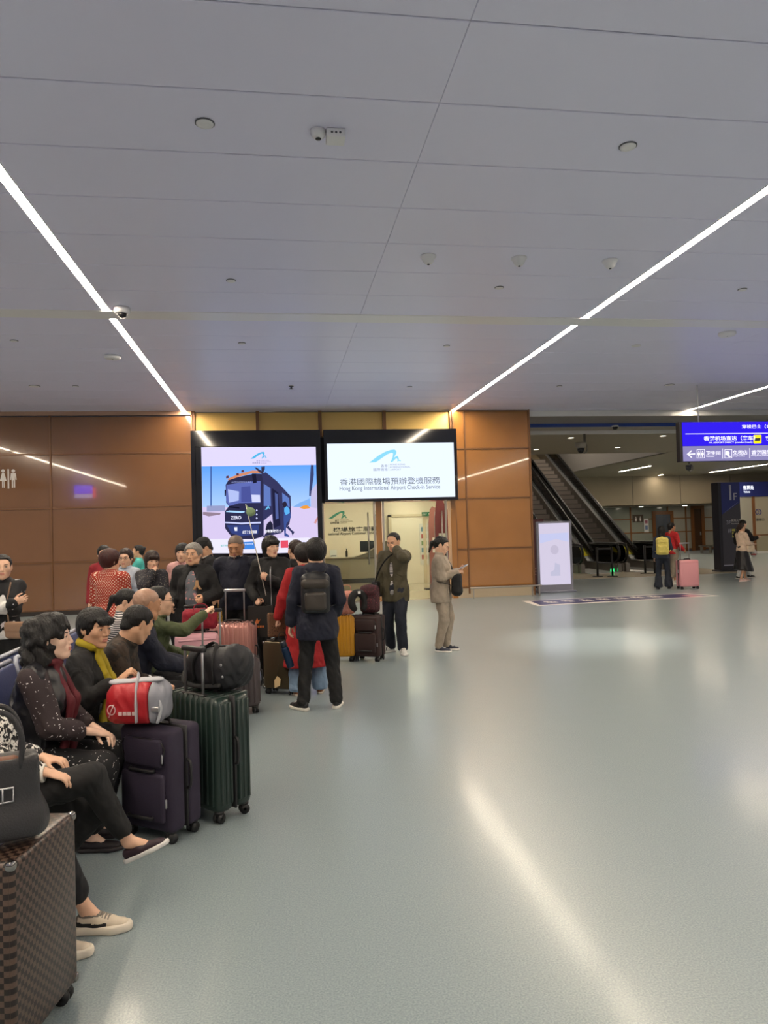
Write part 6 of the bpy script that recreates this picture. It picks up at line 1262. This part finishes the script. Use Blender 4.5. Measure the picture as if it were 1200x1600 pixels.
# --- far walkers
JY = J = person('woman with a yellow backpack beside the escalators', (9.78, 17.40), 62, 1.60, True, 'fair', 1, head=(-8, 0, 0), hair=('long', 'black'), arms=(None, (.28, -.14, 1.08)), layers=[dict(k='top', m=cloth('denim', '#2c3346'), off=.02, hem=-.08), dict(k='legs', m=cloth('dark_denim', '#1d2431'), bell=.06, off=.012)], hands=('relax', 'grip'), shoes=('sneaker', '#1b1b1e', '#2a2a2e'), legs=((.0, .13, 10), (.1, -.13, -10)))
J = person('man in a bright red shirt beside the woman with the yellow backpack', (10.75, 18.6), 12, 1.70, False, 'tan', 2, hair=('men', 'black'), arms=(None, (.2, -.2, .95)), layers=[dict(k='top', m=cloth('bright_red', '#b81f22'), name='shirt', off=.018), dict(k='legs', m=cloth('khaki', '#8f8272'), to=.8, off=.02)], legs=((.15, .09, 5), (-.15, -.09, -5)), shoes=('sneaker', '#c9c4bb', '#e0dcd4'))
JW = J = person('woman in a cream top and black skirt walking with a cream bag', (12.86, 18.62), 6, 1.62, True, 'mid', 1, head=(-4, 4, 0), hair=('pony', 'brown'), arms=((.26, .08, 1.0), (.30, -.10, 1.02)), hands=('relax', 'hold'), palms=(None, (0, .3, .9)), layers=[dict(k='top', m=cloth('cream', '#d6bda6'), name='jumper', off=.018, hem=-.04), dict(k='skirt', m=mat('skirt_black', '#141215', .35, bump=.2), z=.30, r=.30)], legs=((.16, .08, 4), (-.12, -.08, -4)), shoes=('sneaker', '#d8b6ae', '#e0ccc4'))
JK = J = person('man in black with a phone behind the woman in the cream top', (13.55, 19.55), 6, 1.72, False, 'fair', 1, head=(0, 18, 0), hair=('men', 'black'), arms=((.36, .04, 1.16), (.38, -.12, 1.18)), hands=('phone', 'phone'), palms=((0, 0, 1), (0, 0, 1)), layers=[dict(k='top', m=C_blk, off=.024, hem=-.1), dict(k='legs', m=C_white, off=.014)], legs=((.25, .09, 4), (-.28, -.09, -4)), shoes=('sneaker', '#17171a', '#d8d4cc'))

# ============================================================ WHAT THE PEOPLE CARRY
def backpack(label, J, m, w, h, d, m2=None, back=-.12, u=.28, straps=True, loc=None, rz=None, name='backpack'):
    M_ = None
    if J: p = J['world'](J['at'](back-d/2, 0, u)); e = empty(name, p, J['e'].rotation_euler.z, label, 'backpack')
    else: e = empty(name, loc, rz, label, 'backpack')
    m2 = m2 or m
    solid_obj('bag_body', [p_box((0, 0, 0), (d/2, w/2, h/2), .05), p_ell((0, 0, h*.42), (d*.45, w*.42, h*.16), .05), p_noise(.005, 26, w*9)], .009, m, e)
    solid_obj('front_pocket', [p_box((-d*.52, 0, -h*.17), (d*.22, w*.38, h*.24), .03), p_noise(.004, 30, 2.)], .008, m2, e)
    solid_obj('flap', [p_rc((-d*.30, -w*.30, h*.28), (-d*.30, w*.30, h*.28), .055, .055, .02, flat=((1, 0, 0), .8)), p_noise(.003, 30, 1.)], .008, m2, e)
    MB().tube([(d*.2, -.03, h*.5), (d*.2, -.02, h*.58), (d*.2, .02, h*.58), (d*.2, .03, h*.5)], .008, 6, sub=3).build('grab_loop', m, e)
    if straps and J:
        for s in (1, -1): strap(e, [(d*.3, s*w*.18, h*.42), (d*.5+.05, s*(w*.18+.035), .30*J['s']*.55+.06), (d*.5+.20, s*.105, .14), (d*.5+.235, s*.135, .0), (d*.5+.14, s*.195, -.10), (d*.4, s*w*.45, -h*.36)], .020, m, 'shoulder_strap', .3)
    return e
M_pbl = mat('pack_leather', '#17171a', .4, bump=.25, bscale=90); M_ppocket = mat('pack_pocket', '#3a342f', .42, bump=.2, bscale=90)
backpack('black leather backpack worn over the navy hooded jacket', JB, M_pbl, .27, .36, .12, M_ppocket, back=-.155, u=.245)
backpack('pale yellow backpack worn by the woman beside the escalators', JY, cloth('pack_yellow', '#d8c86a'), .30, .42, .15, u=.24)
backpack('black backpack worn by the man behind the couple', JK, C_blk, .26, .38, .12, u=.24)
# front-worn bag of the woman with the phone
e = empty('sling_bag', JP['world'](JP['at'](.235, -.02, .07)), JP['e'].rotation_euler.z, 'black sling bag hanging in front of the woman with the phone', 'bag')
solid_obj('bag_body', [p_box((0, 0, 0), (.065, .12, .15), .05), p_ell((0, 0, -.10), (.075, .13, .07), .04), p_noise(.006, 30)], .008, C_blk, e)
strap(e, [(-.03, -.05, .14), (-.06, -.02, .22), (-.12, .05, .32), (-.205, .12, .43), (-.28, .12, .445)], .018, C_blk, 'strap', .35)
strap(e, [(-.04, -.11, -.02), (-.13, -.185, .02), (-.25, -.19, .05)], .010, C_blk, 'waist_strap', .4)
# crossbody bag of the man in olive
e = empty('crossbody_bag', JM['world'](JM['at'](.10, -.235, -.02)), JM['e'].rotation_euler.z, 'black crossbody bag on the man in the olive jacket', 'bag')
solid_obj('bag_body', [p_box((0, 0, 0), (.10, .04, .11), .025), p_noise(.003, 30)], .008, M_pbl, e); solid_obj('flap', [p_box((0, -.012, .05), (.098, .04, .06), .02)], .008, M_pbl, e)
strap(e, [(.06, .0, .10), (.09, .06, .22), (.085, .14, .36), (.03, .22, .46), (-.05, .28, .50)], .014, C_blk, 'strap', .35)
# phone
def phone(label, J, sd, dx=(.10, 0, .012), yaw=0.):
    X = J['HM'][sd][0]; p = J['WR'][sd]+X @ V3(.085, .0, -.022); e = empty('phone', J['world'](p), 0, label, 'phone'); e.rotation_euler = (Matrix.Rotation(J['e'].rotation_euler.z, 3, 'Z') @ Matrix(X.tolist())).to_euler()
    MB().rbox(-.035, .105, -.036, .036, -.006, .004, .004).build('case', mat('phone_case', '#cfc9c4', .3), e); MB().box(-.03, .10, -.032, .032, -.0068, -.006).build('screen', mat('phone_glass', '#1a1b22', .08), e)
phone('pale phone held by the woman in the warm grey shirt', JP, 1); phone('phone held up by the man in black behind the couple', JK, -1)
# flask
p = JB['world'](JB['WR'][1]); e = empty('flask', (p.x-.01, p.y-.02, p.z-.42), 0, 'blue metal flask hanging from the hand of the person with the black backpack', 'bottle'); e.rotation_euler = (R(4), R(-16), 0)
MB().lathe([(.032, 0), (.037, .008), (.037, .19), (.033, .205), (.028, .21)], n=20).build('bottle_body', mat('flask_blue', '#1c3350', .3, metal=.5), e); MB().lathe([(.030, .21), (.030, .255), (.024, .262)], n=18).build('lid', mat('flask_lid', '#1f2a38', .4), e)
MB().tube([(-.02, 0, .25), (-.035, 0, .30), (.01, 0, .36), (.05, 0, .31), (.022, 0, .25)], .004, 6, sub=4).build('carry_loop', M_web, e)
# stick with a leaf
a = JF['world'](JF['WR'][1]+JF['HM'][1][0] @ V3(.075, 0, -.03)); tip = at_y(383, 783, a.y-.05); lf_ = at_y(392, 800, a.y-.05)
e = empty('leaf_stick', a, 0, 'thin white stick with a green leaf-shaped marker', 'stick')
d_ = tip-a; MB().tube([tuple(-d_*.25), tuple(d_*.96)], .005, 6).build('stick', mat('stick_white', '#d9d6ca', .4), e); c_ = lf_-a
solid_obj('leaf', [p_ell((c_.x, c_.y-.01, c_.z), (.052, .018, .050), .02), p_rc((c_.x, c_.y-.01, c_.z), (c_.x-.055, c_.y-.01, c_.z+.085), .025, .004, .02, flat=((0, 1, 0), .5))], .006, mat('leaf_green', '#7f9a74', .5), e)
# black paper bag
p = JF['world'](JF['WR'][-1]); q_ = at_y(407, 960, p.y-.1)
e = empty('paper_bag', (q_.x, p.y-.08, .565), R(-8), 'black paper carrier bag with an orange logo', 'bag')
bb = MB(); bb.prism([(-.125, -.05, 0), (.125, -.05, 0), (.135, -.04, .34), (-.135, -.04, .34)], (0, .10, 0)); bb.build('bag_body', mat('paper_black', '#1a1716', .45), e)
for sy in (-.035, .045): MB().tube([(-.06, sy, .33), (-.05, sy*.5, .42), (.05, sy*.5, .42), (.06, sy, .33)], .005, 6, sub=4).build('handle', C_blk, e)
mk = mat('logo_orange', '#c9713a', .5)
for k in range(5): MB().box(-.085+.027*k, -.064+.027*k, -.0535, -.049, .105, .127).build('print_mark', mk, e)
MB().prism([(-.06, -.054, .15), (-.03, -.053, .21), (-.015, -.053, .18), (.01, -.053, .20), (-.02, -.053, .15)], (0, -.001, 0)).build('logo', MATS['logo_orange'], e)
# yellow patterned bag of the man in the cap
p = JC['world'](JC['WR'][1]+JC['HM'][1][0] @ V3(.075, 0, -.02))
e = empty('tote_bag', (p.x, p.y, p.z-.40), R(8), 'yellow patterned cloth bag behind the rose gold suitcase', 'bag')
solid_obj('bag_body', [p_box((0, 0, .15), (.12, .06, .15), .03), p_noise(.007, 28)], .009, printed('yellow_print', '#b5862a', '#4d3416', 'dots', 26, .3), e)
for sy in (-.04, .04): strap(e, [(-.06, sy, .28), (-.05, sy*.4, .40), (.05, sy*.4, .40), (.06, sy, .28)], .010, mat('tote_strap', '#8a6a30', .7), 'handle', .5)
# red bag on the pale pink suitcase
e = empty('red_bag', (-.79, 7.45, .775), R(12), 'dark red soft bag on the pale pink suitcase', 'bag'); solid_obj('bag_body', [p_box((0, 0, .10), (.17, .10, .10), .06), p_noise(.012, 22), p_noise(.006, 45, 1., True)], .009, cloth('bag_crimson', '#8c1228'), e)
strap(e, [(-.08, -.08, .15), (-.05, -.06, .24), (.05, -.06, .24), (.08, -.08, .15)], .010, cloth('bag_crimson', '#8c1228'), 'handle', .5)
# maroon backpack and pink bag on the brown suitcase
backpack('maroon patterned backpack standing on the dark brown suitcase', None, printed('maroon_print', '#3a1a20', '#7d3040', 'flecks', 50, .25), .26, .34, .14, loc=(1.18, 9.50, .80), rz=R(60))
e = empty('pink_bag', (.86, 9.58, .615), R(10), 'soft salmon pink bag on the mustard suitcase', 'bag'); solid_obj('bag_body', [p_box((0, 0, .15), (.13, .09, .15), .06), p_noise(.014, 20, 2.), p_noise(.007, 45, 1., True)], .009, cloth('salmon', '#d08f80'), e)
strap(e, [(-.06, -.05, .27), (-.05, -.03, .37), (.06, -.03, .37), (.07, -.05, .27)], .010, cloth('salmon', '#d08f80'), 'handle', .5)
# neck pillow beside the maroon backpack
e = empty('neck_pillow', (1.02, 9.42, .78), 0, 'black neck pillow hooked on the brown suitcase handle', 'pillow'); e.rotation_euler = (R(80), 0, R(20))
MB().tube([(.10*math.cos(t), .12*math.sin(t), 0) for t in np.linspace(R(-60), R(240), 12)], [.03, .045, .05, .05, .05, .05, .05, .05, .05, .05, .045, .03], 10, sub=2).build('cushion', C_blk, e); MB().rbox(-.02, .02, .10, .135, .045, .055, .003).build('label_tag', M_edge, e)
# bag of the woman with crossed arms, leopard bag, orange bag, tag
e = empty('shoulder_bag', (stand(30, 7.35)[0], 7.30, .86), R(-20), 'beige shoulder bag of the woman with crossed arms', 'bag'); solid_obj('bag_body', [p_box((0, 0, 0), (.12, .045, .08), .03), p_noise(.004, 30)], .008, mat('bag_beige', '#8f7059', .5, bump=.2), e); solid_obj('flap', [p_box((0, -.02, .03), (.118, .035, .05), .02)], .008, MATS['bag_beige'], e); strap(e, [(-.11, .01, .06), (-.14, .03, .25), (-.12, .06, .45)], .010, MATS['bag_beige'], 'strap', .4)
q_ = at_y(433, 980, 7.85); e = empty('tote_bag', (q_.x, 7.86, .60), R(12), 'brown leopard-print tote bag on the bronze suitcase', 'bag'); solid_obj('bag_body', [p_box((0, 0, .13), (.10, .035, .13), .02), p_noise(.005, 30)], .008, printed('leopard', '#6a4a34', '#241710', 'leopard', 45, .28), e); strap(e, [(-.05, -.02, .25), (-.04, 0, .33), (.04, 0, .33), (.05, -.02, .25)], .008, C_blk, 'handle', .5)
q_ = at_y(434, 1060, 7.75); e = empty('luggage_tag', (q_.x, 7.74, q_.z-.1), R(-28), 'cream paper luggage tag on the bronze suitcase', 'tag'); MB().prism([(-.035, -.012, 0), (.03, -.012, .03), (.04, -.012, .10), (0, -.012, .13), (-.035, -.012, .08)], (0, .002, 0)).build('card', mat('tag_cream', '#d9bd8e', .6), e); MB().tube([(0, -.011, .13), (.01, 0, .25)], .002, 5).build('string', C_blk, e)
# crossbody of the far woman, carrier bag
e = empty('crossbody_bag', JW['world'](JW['at'](.16, -.16, .03)), JW['e'].rotation_euler.z, 'cream crossbody bag of the woman in the black skirt', 'bag'); solid_obj('bag_body', [p_box((0, 0, 0), (.12, .04, .09), .03)], .009, cloth('bag_cream', '#d4bfa6'), e); strap(e, [(.08, 0, .08), (.0, .08, .30), (-.10, .2, .47)], .008, cloth('bag_cream', '#d4bfa6'), 'strap', .4)
e = empty('plastic_bag', JW['world'](V3(.36, -.02, .70)), 0, 'small clear carrier bag with red goods held by the walking woman', 'bag'); solid_obj('bag_body', [p_ell((0, 0, .08), (.09, .06, .11), .02), p_rc((0, 0, .15), (0, 0, .26), .03, .012, .04), p_noise(.008, 40)], .009, mat('bag_clear', '#c9c2bd', .25), e); solid_obj('goods', [p_ell((0, 0, .05), (.092, .062, .05), .02)], .009, mat('goods_red', '#b0423f', .5), e)
# black backpack on the rear seat row
backpack('black backpack lying on the rear seat row at the left', None, C_blk, .32, .42, .18, loc=(-2.16, 5.35, .64), rz=R(160))
